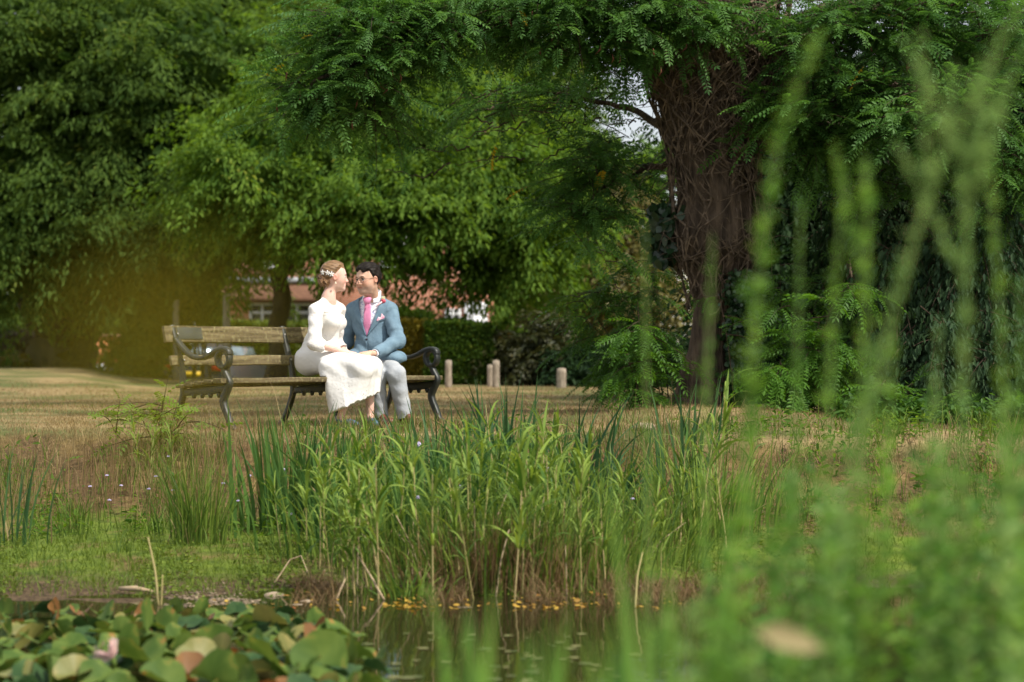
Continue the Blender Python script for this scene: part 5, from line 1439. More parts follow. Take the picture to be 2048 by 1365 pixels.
def sucker(name, label, spots, seed, leafm, size=.26, group=None, nl=9, up=.9, cat='sapling', tpls=None, droop=.4, rad=.008):
    """young shoots: several stems with pinnate leaves; spots = (base px, base py, Y, tip px, tip py, sprays)"""
    r = np.random.default_rng(seed)
    b0 = W(spots[0][0], spots[0][1], spots[0][2]); b0[2] = float(gz(b0[0], b0[1]))
    root = empty(name, b0, label, cat, group)
    a = Acc(); st = Acc()
    for (bx, by, Y, tx, ty, ns) in spots:
        b = W(bx, by, Y); b[2] = float(gz(b[0], b[1])) - .03; t = W(tx, ty, Y - .1)
        m = (b + t) / 2 + r.normal(0, .06, 3) + [0, 0, .12 * abs(t[2] - b[2])]
        u = np.linspace(0, 1, 9)[:, None]; c = (1 - u) ** 2 * b + 2 * u * (1 - u) * m + u * u * t
        st.tube(c, np.linspace(rad, rad * .3, 9), n=6, cap=False)
        s = r.uniform(.22, 1, ns); P = np.stack([np.interp(s, u[:, 0], c[:, k]) for k in range(3)], 1)
        D = r.normal(0, 1, (ns, 3)) * [1, .8, .25] + [0, -.35, .15]
        sprays(a, st, P, D, r.uniform(.18, .5, ns), size, tpls or PIN_L, r, nl=nl, droop=droop)
    a.build('leaves', leafm, root); st.build('stems', M_twig, root, smooth=True)
    return root
sucker('robinia_sucker', 'leafy robinia thicket left of the trunk reaching toward the short wooden posts',
       [(1330, 800, 20.2, 1290, 520, 13), (1320, 800, 20.4, 1190, 480, 13), (1310, 800, 20.3, 1130, 560, 13), (1300, 800, 20.1, 1165, 630, 13), (1320, 800, 20.0, 1240, 640, 13), (1330, 805, 19.9, 1290, 700, 12), (1300, 800, 20.3, 1195, 690, 10), (1340, 800, 20.2, 1330, 610, 8), (1300, 800, 20.4, 1200, 720, 9)], 61, M_leaf_thicket, .25)
sucker('robinia_sucker', 'fresh green robinia shoot arching from the left side of the trunk', [(1305, 803, 18.55, 1310, 655, 6), (1300, 804, 18.5, 1275, 600, 6), (1295, 804, 18.6, 1250, 700, 6)], 62, M_leaf_sapling, .25)
sucker('robinia_sucker', 'tall bright robinia shoot with hanging leaves right of the trunk', [(1600, 850, 18.0, 1580, 610, 12), (1610, 850, 18.0, 1640, 640, 10), (1590, 850, 17.9, 1560, 720, 9), (1620, 850, 18.0, 1690, 560, 9), (1610, 850, 17.9, 1610, 760, 8)], 63, M_leaf_sapling, .28)
sucker('robinia_sucker', 'low yellow green robinia shoot standing on the bank edge at the right', [(1800, 870, 17.2, 1770, 760, 7), (1805, 872, 17.2, 1790, 800, 6), (1800, 872, 17.2, 1740, 800, 5)], 64, M_leaf_sapling, .25)
sucker('robinia_sucker', 'shaded robinia growth between the trunk and the laurel', [(1560, 840, 19.8, 1700, 480, 16), (1600, 845, 19.8, 1780, 560, 16), (1580, 845, 20, 1560, 520, 12), (1650, 845, 19.6, 1800, 690, 12), (1600, 845, 19.8, 1680, 700, 12)], 65, M_leaf_robinia, .26)
sucker('robinia_sucker', 'small sprig of green leaves sprouting from the trunk below the burr', [(1470, 806, 18.4, 1432, 568, 5)], 66, M_leaf_sapling, .15, rad=.006)
sucker('robinia_seedling', 'feathery light green robinia seedling on the bank in front of the left bench end', [(322, 878, 15.15, 338, 752, 5), (318, 878, 15.1, 255, 795, 4), (326, 878, 15.15, 356, 800, 4), (315, 880, 15.05, 222, 838, 3), (328, 880, 15.1, 385, 840, 3), (320, 880, 15.1, 300, 825, 4)], 67, M_leaf_seedling, .15, nl=5, rad=.005, tpls=PIN_S, droop=.25)


# laurel like shrub at the right, narrow glossy leaves hanging
LA = leaf_tpl(.36, .1, .3)
def laurel(label, ells, seed, nb, m, size):
    r = np.random.default_rng(seed)
    c0, _ = ellip(*ells[0]); root = empty('laurel_shrub', (c0[0], c0[1], float(gz(c0[0], c0[1]))), label, 'shrub')
    a = Acc(); tw = Acc()
    for e in ells:
        c, ra = ellip(*e); P, d = shell(r, nb, c, ra, front=.9, thick=.6)
        D = d * [1, 1, .3] + r.normal(0, .35, d.shape); D[:, 2] -= .35
        boughs(a, P - nrm(D) * .2, D, r.uniform(.35, .6, nb), 22, .2, size, tpl=LA, lr=r, droop=.3, hang=.9, twigs=tw, tw=.005)
    a.build('foliage', m, root); tw.build('twigs', M_twig, root)
    s = Acc()
    for q in range(5):
        t = c0 + r.normal(0, .3, 3); b = np.array([c0[0] + r.normal(0, .2), c0[1] + .3, float(gz(c0[0], c0[1])) - .05]); s.tube([b, (b + t) / 2 + r.normal(0, .08, 3), t], [.04, .03, .015], 6)
    s.build('stems', M_bark, root)
laurel('grey green laurel with narrow hanging glossy leaves filling the right side of the bank top', [(1830, 600, 18.4, 130, 190, .5), (1960, 560, 18.2, 130, 210, .5), (1880, 740, 17.8, 130, 110, .5), (2010, 740, 17.6, 90, 120, .4)], 71, 120, M_leaf_laurel, .085)
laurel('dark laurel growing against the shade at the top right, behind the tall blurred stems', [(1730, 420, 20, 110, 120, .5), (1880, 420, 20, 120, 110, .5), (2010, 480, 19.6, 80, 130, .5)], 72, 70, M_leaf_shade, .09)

shrub('bramble_shrub', 'low tangled bramble at the foot of the laurel along the right bank top', [((1760, 830, 17.0, 90, 45, .5), 1), ((1900, 840, 16.8, 110, 55, .5), 1.2), ((2030, 850, 16.6, 70, 60, .4), .8)], M_leaf_thicket, 75, 90, nl=26, size=.06, L=.4, width=.22, inner=150)
# ------------------------------------------------------------------ grasses and water plants on the bank
def gmat(name, c0, c1, c2=None, transl=.28): return leaf_mat(name, c0, c1, c2, transl=transl, rough=.6, spec=.2)
M_dry = gmat('dry_grass_blade', (.17, .12, .055), (.36, .27, .135), (.26, .12, .05))
M_brown = gmat('brown_stalk', (.12, .078, .036), (.28, .19, .09))
M_grass = gmat('green_grass_blade', (.035, .08, .012), (.16, .235, .035), (.40, .33, .10), transl=.28)
M_moss = gmat('moss_leaf', (.06, .10, .012), (.16, .22, .03), (.22, .2, .05))
M_iris = gmat('iris_blade', (.030, .085, .020), (.085, .17, .035), (.25, .2, .07))
M_iris_d = gmat('iris_blade_dark', (.022, .066, .022), (.065, .14, .042), (.25, .2, .07))
M_reed = gmat('reed_leaf', (.05, .12, .018), (.23, .32, .055), (.46, .40, .13), transl=.3)
M_stalk = gmat('reed_stalk', (.28, .25, .09), (.45, .36, .17), transl=.1)
M_rust = gmat('rusty_stalk', (.11, .07, .03), (.28, .19, .085))
M_lilac = mat('lilac_floret', (.45, .38, .62), (.58, .52, .72), scale=50, rough=.8)
M_pale = mat('pale_twig', (.42, .32, .2), (.3, .22, .13), scale=20, rough=.85)

def unit(n, r): t = r.uniform(0, 2 * np.pi, n); return np.c_[np.cos(t), np.sin(t)]
def at_ground(px, Y): x = (np.asarray(px) - 1024) / FPX * Y; return np.c_[x, Y, gz(x, Y)]

def grass(name, label, n, pxr, Yr, h, w, curv, m, seed, dens=None, segs=3, lift=0):
    r = np.random.default_rng(seed)
    px = r.uniform(*pxr, n); Y = r.uniform(*Yr, n)
    if dens is not None:
        k = r.random(n) < dens(px, Y); px, Y = px[k], Y[k]
    P = at_ground(px, Y); P[:, 2] -= .01; n = len(P)
    a = Acc(); cl = .6 + .8 * vnoise(P[:, 0], P[:, 1], .22, seed)
    blades(a, P, r.uniform(*h, n) * cl, r.uniform(*w, n), unit(n, r), r.uniform(*curv, n), np.clip(r.normal(.45, .25, n), 0, 1) * .9 + (r.random(n) < .04) * .1, segs=segs)
    return tag(a.build(name, m, origin=False), label, 'grass', kind='stuff')

lawn_d = lambda px, Y: np.clip(.25 + 1.2 * vnoise(px, Y * 40, 60, 80), 0, 1)
grass('lawn_grass', 'short parched straw coloured lawn grass', 52000, (-60, 2100), (15.2, 20), (.02, .06), (.004, .008), (.2, 1.6), M_dry, 81, lawn_d, segs=2)
grass('lawn_grass', 'thinner parched grass further back on the lawn', 42000, (-60, 1500), (20, 33), (.02, .05), (.006, .012), (.2, 1.5), M_dry, 82, segs=2)
grass('green_lawn_grass', 'green blades mixed into the dry lawn', 9000, (-60, 2100), (15.3, 30), (.03, .07), (.005, .009), (.2, 1.2), M_grass, 83, lambda px, Y: sstep(.5, .7, vnoise(px, Y * 40, 90, 84)), segs=2)
edge = lambda px, Y: np.exp(-((Y - lawn_edge((px - 1024) / FPX * Y) + .35) / .5) ** 2)
grass('long_dry_grass', 'long dry straw grass hanging over the edge of the bank', 8000, (-60, 2100), (13.4, 15.9), (.08, .26), (.003, .007), (.4, 1.8), M_dry, 85, edge, segs=4)
grass('brown_stalks', 'thin brown dead stalks standing on the left bank', 800, (-60, 620), (13.2, 14.9), (.18, .48), (.003, .006), (.0, .6), M_brown, 86, segs=3)
grass('dry_stalks', 'pale dry stalks among the reeds and on the left bank', 700, (-60, 1500), (12.8, 15.2), (.18, .42), (.003, .005), (.0, .7), M_dry, 87, segs=3)
grass('bank_grass', 'mixed green grass growing down the bank', 11000, (-60, 2100), (12.6, 15.2), (.08, .30), (.004, .009), (.2, 1.5), M_grass, 88, lambda px, Y: np.clip(.15 + sstep(.4, .65, vnoise(px, Y * 60, 80, 89)), 0, 1), segs=4)
grass('marsh_grass', 'short bright green grass on the flat strip by the water', 30000, (-60, 2100), (10.35, 13.2), (.02, .085), (.003, .007), (.3, 1.8), M_moss, 90, lambda px, Y: np.clip(.2 + 1.1 * sstep(.3, .6, vnoise(px, Y * 60, 70, 91)), 0, 1) * sstep(10.3, 10.9, Y), segs=3)
grass('marsh_tufts', 'longer green wisps on the wet strip', 3200, (-60, 2100), (10.4, 13.4), (.08, .25), (.003, .006), (.3, 1.6), M_grass, 92, lambda px, Y: sstep(.5, .7, vnoise(px, Y * 60, 60, 93)), segs=4)
grass('dead_mat', 'matted dead brown grass along the shoreline', 5000, (470, 2100), (10.05, 10.9), (.05, .22), (.003, .006), (.8, 2.2), M_brown, 94, lambda px, Y: sstep(.42, .6, vnoise(px, Y * 60, 90, 95)), segs=4)

grass('long_dry_grass', 'tufts of dry grass around the feet of the couple and the bench legs', 1500, (330, 1000), (15.25, 16.4), (.06, .17), (.003, .006), (.2, 1.2), M_dry, 79, lambda px, Y: sstep(.45, .6, vnoise(px, Y * 60, 30, 78)), segs=3)
grass('green_lawn_grass', 'green grass tufts in front of the feet of the couple', 1100, (560, 960), (15.0, 16.0), (.08, .2), (.004, .008), (.1, 1.0), M_grass, 77, lambda px, Y: sstep(.42, .6, vnoise(px, Y * 60, 35, 76)), segs=4)
def moss():
    r = np.random.default_rng(96); n = 26000
    px = r.uniform(-60, 2100, n); Y = r.uniform(10.4, 13.0, n)
    k = r.random(n) < np.clip(1.3 * sstep(.35, .6, vnoise(px, Y * 60, 110, 97)), .05, 1); px, Y = px[k], Y[k]
    P = at_ground(px, Y); P[:, 2] += .09 * r.random(len(P)) ** 2 * vnoise(P[:, 0], P[:, 1], .2, 98); n = len(P)
    a = Acc(); scatter(a, LEAF, P, frame(r.normal(0, 1, P.shape) * [1, 1, .35] + [0, 0, .15], r.normal(0, .4, P.shape) + [0, 0, 1]), r.uniform(.015, .034, n), r.uniform(0, .95, n))
    tag(a.build('ground_cover', M_moss, origin=False), 'low bright green creeping ground cover by the water', 'ground cover', kind='stuff')
    n = 9000; px = r.uniform(-60, 2100, n); Y = r.uniform(12.6, 15.2, n)
    k = r.random(n) < sstep(.42, .62, vnoise(px, Y * 60, 100, 99)); px, Y = px[k], Y[k]
    P = at_ground(px, Y); P[:, 2] += .28 * r.random(len(P)) * vnoise(P[:, 0], P[:, 1], .3, 100); n = len(P)
    a = Acc(); scatter(a, LEAF_N, P, frame(r.normal(0, 1, P.shape) * [1, 1, .5] + [0, 0, .3], r.normal(0, .5, P.shape) + [0, 0, 1]), r.uniform(.03, .07, n), r.uniform(0, .8, n))
    tag(a.build('bank_weeds', M_leaf_mid, origin=False), 'small leafy green weeds tangled low on the bank', 'weeds', kind='stuff')
moss()

def litter():
    r = np.random.default_rng(101)
    a = Acc(); n = 4200
    px = r.uniform(330, 2080, n); Y = 10.0 + np.abs(r.normal(0, .33, n))
    for (x, y, z), s in zip(at_ground(px, Y), r.uniform(.004, .013, n)):
        a.ball([x, y, z + s * .2], [s * r.uniform(.8, 1.5), s, s * .6], nu=6, nv=4)
    tag(a.build('shore_gravel', mat('pebble', (.06, .045, .03), (.30, .23, .15), scale=30, rough=.8), smooth=True, origin=False), 'mixed pebbles along the waterline', 'gravel', kind='stuff')
    a = Acc(); n = 150
    px = np.r_[r.uniform(380, 1500, n - 70), r.normal(820, 30, 35), r.normal(1090, 50, 35)]; Y = 9.93 + np.abs(r.normal(0, .3, n)); P = at_ground(px, Y); P[:, 2] = np.maximum(P[:, 2], WATER) + .008
    OV = leaf_tpl(.6, .06, .05)
    scatter(a, OV, P, frame(r.normal(0, 1, P.shape) * [1, 1, .2], r.normal(0, .3, P.shape) + [0, -.25, 1]), r.uniform(.015, .04, n), r.uniform(0, 1, n))
    tag(a.build('fallen_leaves', gmat('fallen_leaf', (.26, .13, .03), (.55, .37, .06), (.3, .1, .03)), origin=False), 'small yellow fallen leaves strewn along the waterline', 'leaves', kind='stuff')
    def stone(px, Y, s, label, flat=.6):
        P = at_ground(np.array([px]), np.array([Y]))[0]
        a = Acc(); a.ball([0, 0, 0], 1.0, nu=14, nv=10); V = a.V[0]
        V = V * (1 + .25 * (vnoise(V[:, 0] * 2 + px, V[:, 1] * 2 + V[:, 2], .6, int(px)) - .5))[:, None] * [s * 1.3, s, s * flat] + P + [0, 0, s * flat * .35]
        b = Acc(); b.add(V, a.F); tag(b.build('stone', M_stone, smooth=False), label, 'stone', 'pale stones on the shore and bank')
    M_stone = mat('stone', (.24, .18, .12), (.42, .34, .24), scale=18, rough=.9, bump=.5, bscale=40)
    stone(612, 10.25, .035, 'pale stone lying on the shore under the left reeds'); stone(548, 10.5, .045, 'larger brown stone on the shore left of the water gap'); stone(595, 10.12, .03, 'small flat pale stone right at the waterline')
    stone(1290, 15.3, .075, 'rounded pale stone on the dry grass before the trunk', .55)
    P = at_ground(np.array([250]), np.array([10.55]))[0]
    s = Acc(); s.tube([P + [-.03, 0, .03], P + [.06, -.03, .035], P + [.16, -.05, .02]], [.012, .014, .008], 7, noise=.15)
    tag(s.build('driftwood_stick', M_pale, smooth=True), 'pale broken stick lying on the shore above the lily pads', 'stick')
litter()

# ---- clumps of sword leaved iris
def clump(name, label, px, Y, n, h, w, spread, curv, m, seed, cat='iris', group=None, bent=.12, stretch=1.6, segs=6):
    r = np.random.default_rng(seed)
    c = at_ground(np.array([px]), np.array([Y]))[0]
    root = empty(name, c, label, cat, group)
    P = np.c_[c[0] + r.normal(0, spread * stretch, n), c[1] + r.normal(0, spread, n), np.full(n, 0.)]; P[:, 2] = gz(P[:, 0], P[:, 1]) - .03
    out = nrm(P[:, :2] - c[:2] + r.normal(0, spread * .7, (n, 2)))
    cv = r.uniform(*curv, n); k = r.random(n) < bent; cv[k] += r.uniform(.6, 1.3, k.sum())
    th = r.normal(0, .5, n)
    a = Acc(); blades(a, P, r.uniform(*h, n), r.uniform(*w, n), out, cv, np.clip(r.uniform(0, .95, n), 0, .95), segs=segs, face=np.c_[np.cos(th), np.sin(th)])
    a.build('leaves', m, root)
    b = Acc(); kk = max(4, n // 9); idx = r.integers(0, n, kk)
    blades(b, P[idx] + r.normal(0, .02, (kk, 3)) * [1, 1, 0], r.uniform(*h, kk) * .55, r.uniform(*w, kk) * .8, unit(kk, r), r.uniform(.6, 2, kk), r.uniform(0, 1, kk), segs=5)
    b.build('withered_leaves', M_dry, root)
    return root
GI = 'iris clumps along the bank'
clump('iris_clump', 'tall iris clump with upright green sword leaves below the empty half of the bench', 575, 13.0, 64, (.5, .95), (.020, .032), .10, (.05, .5), M_iris, 111, group=GI)
clump('iris_clump', 'dense iris clump directly below the feet of the woman', 680, 12.9, 60, (.48, .86), (.02, .032), .12, (.05, .45), M_iris, 112, group=GI)
clump('iris_clump', 'iris clump rising in front of the shins of the man', 810, 13.0, 60, (.45, .88), (.02, .032), .12, (.05, .5), M_iris, 113, group=GI)
clump('iris_clump', 'iris clump with bent leaf tips below the right bench arm', 905, 13.4, 60, (.5, .9), (.02, .032), .12, (.05, .7), M_iris_d, 114, group=GI, bent=.3)
clump('iris_clump', 'dark iris clump with folded tips in front of the paired posts', 1010, 13.9, 50, (.55, .95), (.02, .034), .13, (.05, .7), M_iris_d, 115, group=GI, bent=.35)
clump('iris_clump', 'dark bluish iris clump in front of the rightmost short post', 1130, 13.7, 45, (.5, .9), (.022, .036), .13, (.05, .7), M_iris_d, 116, group=GI, bent=.35)
clump('iris_clump', 'darkest leaning iris clump at the foot of the dry slope', 1215, 13.1, 50, (.4, .75), (.022, .036), .12, (.2, .9), M_iris_d, 117, group=GI, bent=.4)
clump('iris_clump', 'small iris tuft on the slope right of the pale stone', 1375, 13.4, 22, (.5, .9), (.02, .03), .07, (.05, .6), M_iris_d, 118, group=GI)
clump('iris_clump', 'narrow iris tuft at the far left edge of the marsh strip', 20, 12.2, 22, (.4, .7), (.012, .02), .08, (.05, .6), M_iris_d, 119, group=GI)
clump('iris_clump', 'fresh green iris blades among the reeds below the hem of the dress', 725, 11.9, 46, (.45, .78), (.016, .028), .13, (.05, .7), M_iris, 128, group=GI)
clump('iris_clump', 'fresh green iris blades in the middle of the reed bed', 860, 11.7, 50, (.45, .82), (.016, .028), .14, (.05, .7), M_iris, 129, group=GI)
clump('iris_clump', 'fresh green iris blades behind the rusty tussock', 975, 11.9, 46, (.45, .82), (.016, .028), .14, (.05, .7), M_iris, 130, group=GI)
clump('rush_tuft', 'fine green rush tuft fanning out on the marsh strip left of the irises', 395, 12.2, 190, (.35, .72), (.005, .009), .07, (.1, .95), M_grass, 120, 'grass tuft', stretch=1.2, segs=5)
clump('rush_tuft', 'low spreading green tuft at the water edge below the reeds', 815, 10.4, 50, (.15, .32), (.008, .014), .05, (.5, 1.6), M_reed, 121, 'grass tuft', segs=5)
clump('sedge_tussock', 'large tussock of rusty brown stems and green tips at the centre of the shore', 985, 10.85, 420, (.3, .78), (.004, .010), .20, (.05, 1.1), M_grass, 122, 'tussock', bent=.1, stretch=1.7, segs=5)
clump('sedge_tussock', 'tussock of light green grass right of the rusty tussock', 1110, 11.0, 300, (.3, .75), (.005, .012), .18, (.05, 1.1), M_reed, 123, 'tussock', stretch=1.5, segs=5)
clump('sedge_tussock', 'yellowish green tussock on the slope at the right with brown stems', 1410, 12.4, 220, (.35, .8), (.005, .013), .14, (.1, 1.1), M_reed, 124, 'tussock', segs=5)
clump('sedge_tussock', 'green tussock between the irises and the shore left of centre', 770, 11.6, 240, (.25, .66), (.005, .014), .2, (.1, 1.2), M_reed, 125, 'tussock', stretch=1.5, segs=5)
clump('sedge_tussock', 'pale green tussock beside the withered clump right of the reeds', 1275, 11.4, 160, (.3, .6), (.005, .010), .14, (.2, 1.1), M_grass, 126, 'tussock', segs=5)
def rusty():
    r = np.random.default_rng(127); n = 520
    for (px, lab) in ((955, 'hanging rust brown dead stems at the base of the central tussock'), (1065, 'tangle of dead brown stems under the light green tussock')):
        c = at_ground(np.array([px]), np.array([10.75]))[0]
        P = np.c_[c[0] + r.normal(0, .2, n), c[1] + r.normal(0, .12, n), np.zeros(n)]; P[:, 2] = gz(P[:, 0], P[:, 1])
        a = Acc(); blades(a, P, r.uniform(.15, .5, n), r.uniform(.003, .006, n), unit(n, r), r.uniform(.05, 1.5, n), r.uniform(0, 1, n), segs=4)
        tag(a.build('dead_tussock', M_rust), lab, 'tussock')
rusty()

# ---- individual reeds, each a stalk with alternate arching leaves
def reed_proto(seed, h, nl, leafm, ll=(.22, .42), lw=(.017, .033), first=.28):
    r = np.random.default_rng(seed)
    root = empty('reed', (0, 0, 0), cat='reed')
    z = np.linspace(-.03, h * .92, 8); lean = r.normal(0, .05, 2); ph = r.uniform(0, 6)
    c = np.c_[lean[0] * z ** 2 + .012 * np.sin(z * 6 + ph), lean[1] * z ** 2, z]
    s = Acc(); s.tube(c, np.linspace(.0075, .003, 8), n=6, cap=False, tint=r.uniform(0, 1)); s.build('stalk', M_stalk, root, smooth=True)
    u = np.sort(r.uniform(first, 1, nl)); zz = u * h * .92
    P = np.stack([np.interp(zz, z, c[:, k]) for k in range(3)], 1)
    az = np.where(np.arange(nl) % 2 == 0, 0, np.pi) + r.normal(0, .9, nl) + r.uniform(0, 6)
    lean2 = np.c_[np.cos(az), np.sin(az)]
    a = Acc(); L = r.uniform(*ll, nl) * (1.1 - .5 * np.abs(u - .7))
    # leaves start steep and arch over
    m = nl; segs = 6; t = np.linspace(0, 1, segs + 1); ang = r.uniform(.2, .9, m)[:, None] + r.uniform(.3, 1.9, m)[:, None] * t[None] ** 1.4 - .25 * u[:, None]
    dz = np.cos(ang); dx = np.sin(ang)
    cz = np.concatenate([np.zeros((m, 1)), np.cumsum((dz[:, 1:] + dz[:, :-1]) / 2, 1)], 1) / segs; cx = np.concatenate([np.zeros((m, 1)), np.cumsum((dx[:, 1:] + dx[:, :-1]) / 2, 1)], 1) / segs
    C = P[:, None] + np.c_[lean2, np.zeros(m)][:, None] * (cx * L[:, None])[..., None] + np.array([0, 0, 1.]) * (cz * L[:, None])[..., None]
    side = np.c_[-lean2[:, 1], lean2[:, 0], np.zeros(m)] + r.normal(0, .35, (m, 3)); side = nrm(side)
    ww = r.uniform(*lw, m)[:, None] * (np.minimum(1, .4 + 2.2 * t) * (1 - t ** 2) + .03)[None] / 2
    V = np.stack([C - side[:, None] * ww[..., None], C + side[:, None] * ww[..., None]], 2); n = 2 * (segs + 1); k = np.arange(segs) * 2
    F = (np.stack([k, k + 1, k + 3, k + 2], -1)[None] + (np.arange(m) * n)[:, None, None]).reshape(-1, 4)
    a.add(V, F, np.repeat(r.uniform(0, .96, m), n)); a.build('leaves', leafm, root)
    return root
protos = [reed_proto(s, h, nl, M_reed) for s, h, nl in ((131, 1.05, 19), (132, .95, 17), (133, .85, 18), (134, 1.0, 21), (135, .92, 20), (136, 1.02, 16))]
RG = 'leafy reeds standing along the pond edge'
rr_ = np.random.default_rng(140)
reed_spots = [(660, 11.0, .9), (700, 11.4, .95), (735, 10.7, .85), (757, 10.35, .95), (768, 10.5, 1.0), (790, 11.3, .95), (815, 11.8, 1.0), (842, 11.0, .95), (865, 10.35, .95), (890, 11.5, 1.0), (905, 12.2, 1.0), (930, 11.0, .95), (948, 10.35, 1.0), (960, 10.7, .9), (985, 11.6, 1.05), (1000, 12.3, 1.0), (1030, 10.32, 1.0), (1046, 11.2, 1.05), (1066, 10.5, 1.0), (1080, 11.8, 1.0), (1105, 11.2, .98), (1105, 10.8, .9), (1130, 12.0, .95), (1160, 10.6, .95), (1180, 11.6, .9), (1210, 10.7, .75), (1250, 11.5, .8), (1290, 11.0, .8), (1360, 12.2, .8), (1400, 12.0, .95), (1425, 12.4, 1.0), (1450, 12.1, .9), (1320, 10.9, .55), (640, 12.0, .8), (300, 14.0, .75), (285, 14.2, .7), (350, 13.8, .7), (1500, 12.6, .7), (560, 11.9, .55)]
for _k in range(44): reed_spots.append((rr_.uniform(620, 1170), rr_.uniform(10.45, 12.6), rr_.uniform(.6, 1.05)))
first = True
for i, (px, Y, s) in enumerate(reed_spots):
    q = protos[i % 6]
    o = q if i < 6 else copy_tree(q)
    P = at_ground(np.array([px]), np.array([Y]))[0]
    s *= rr_.uniform(.62, .9) if px > 500 else .75
    o.location = P; o.scale = (s, s, s * rr_.uniform(.92, 1.08)); o.rotation_euler = (rr_.normal(0, .08), rr_.normal(0, .11), rr_.uniform(0, 6.28))
    if px < 400: tag(o, 'yellowish reed shoot with broad leaves on the dry left bank', 'reed', 'reed shoots on the left bank')
    elif Y > 11.7: tag(o, 'light green leafy reed standing back from the water among the tussocks', 'reed', 'reeds standing back from the water')
    elif px < 1150: tag(o, 'light green leafy reed on a bare pale stalk at the water edge', 'reed', RG)
    else: tag(o, 'shorter leafy reed at the right end of the shore', 'reed', 'shorter reeds at the right of the shore')
# bent and dry single stems
def stem(label, pts, rad, m, name='dry_stem', cat='stem', leaf=None, group=None):
    q = np.array([W(*p) for p in pts]); u = np.linspace(0, len(q) - 1, len(q) * 4); ii = np.arange(len(q))
    c = np.stack([np.interp(u, ii, q[:, k]) for k in range(3)], 1)
    a = Acc(); a.tube(c, np.linspace(rad, rad * .5, len(c)), n=6, noise=.08)
    tag(a.build(name, m, smooth=True), label, cat, group)
GS = 'pale dead stems leaning along the shore'
for _k in range(16):
    _x = rr_.uniform(640, 1290); _Y = rr_.uniform(10.3, 11.5); _g = at_ground(np.array([_x]), np.array([_Y]))[0]; _py = HOR - (_g[2] - CAMZ) / _Y * FPX; _d = rr_.normal(0, 45); _h = rr_.uniform(60, 200)
    stem('thin dead straw coloured stem leaning among the reeds', [(_x, _py + 6, _Y), (_x + _d * .4, _py - _h * .55, _Y), (_x + _d, _py - _h, _Y + .05)], rr_.uniform(.003, .006), M_pale, group='dead straw stems among the reeds')
stem('pale dead stem leaning left from the shore below the reeds', [(768, 1200, 10.3), (740, 1150, 10.4), (715, 1110, 10.6)], .007, M_pale, group=GS)
stem('snapped pale stem folded over at the left of the reeds', [(540, 1180, 10.9), (580, 1120, 11), (602, 1112, 11), (624, 1165, 10.8)], .005, M_pale, group=GS)
stem('short forked pale stem beside the brown mat', [(672, 1200, 10.3), (690, 1160, 10.4), (688, 1140, 10.4)], .006, M_pale, group=GS)
stem('yellow green upright stem standing in the marsh strip above the lily pads', [(318, 1215, 10.1), (310, 1140, 10.15), (296, 1075, 10.2)], .008, M_stalk, 'green_stem')
stem('short green stem beside the yellow green upright one', [(322, 1215, 10.1), (324, 1180, 10.1), (325, 1150, 10.12)], .006, M_stalk, 'green_stem')
stem('pale stem rising on the right of the shore', [(1270, 1220, 10.0), (1275, 1150, 10.1), (1285, 1105, 10.2)], .006, M_stalk, group=GS)

# ---- water mint with lilac heads
def mint(seed):
    r = np.random.default_rng(seed); root = empty('water_mint', (0, 0, 0), cat='flower')
    h = .5; c = np.array([[0, 0, -.02], [.01, 0, .2], [.0, .01, .4], [.015, .01, h]])
    s = Acc(); s.tube(c, [.003, .003, .0025, .002], n=5, cap=False); s.build('stem', M_grass, root)
    n = 8; z = np.repeat(np.linspace(.12, .42, 4), 2); az = np.tile([0, np.pi], 4) + np.repeat(np.arange(4) * 1.57, 2)
    P = np.c_[.008 * np.ones(n), np.zeros(n), z]; d = np.c_[np.cos(az), np.sin(az), np.full(n, .25)]
    a = Acc(); scatter(a, LEAF, P, frame(d, np.tile([0, 0, 1.], (n, 1))), np.full(n, .05), r.uniform(0, .7, n)); a.build('leaves', M_leaf_mid, root)
    f = Acc()
    for k in range(26):
        v = nrm(r.normal(0, 1, 3)); f.ball(np.array([.015, .01, h]) + v * .011, .0055, nu=5, nv=4)
    f.build('flower_head', M_lilac, root)
    return root
mp = [mint(151), mint(152)]
for i, (px, py, Y) in enumerate([(180, 1040, 13.6), (247, 1023, 13.6), (307, 1017, 13.5), (318, 1008, 13.8), (347, 1016, 13.4), (214, 1008, 13.9), (453, 978, 13.6), (508, 952, 13.3), (572, 940, 13.0), (476, 1034, 13.0), (585, 1054, 12.0), (226, 1085, 13), (676, 1060, 11.8), (753, 938, 12.2), (696, 1070, 11.6), (840, 890, 12.8), (846, 996, 11.6), (930, 975, 11.5), (1098, 938, 11.6), (1265, 998, 12.5), (340, 924, 14.2)]):
    o = mp[i] if i < 2 else copy_tree(mp[i % 2]); p = W(px, py, Y); g = float(gz(p[0], Y)); s = max(.4, (p[2] - g) / .5)
    o.location = (p[0] - .015, Y, g); o.scale = (max(s, .9), max(s, .9), s); o.rotation_euler = (0, 0, i * 1.3)
    tag(o, 'slender mint stem with one small round lilac flower head', 'flower', 'lilac mint flowers scattered over the bank')

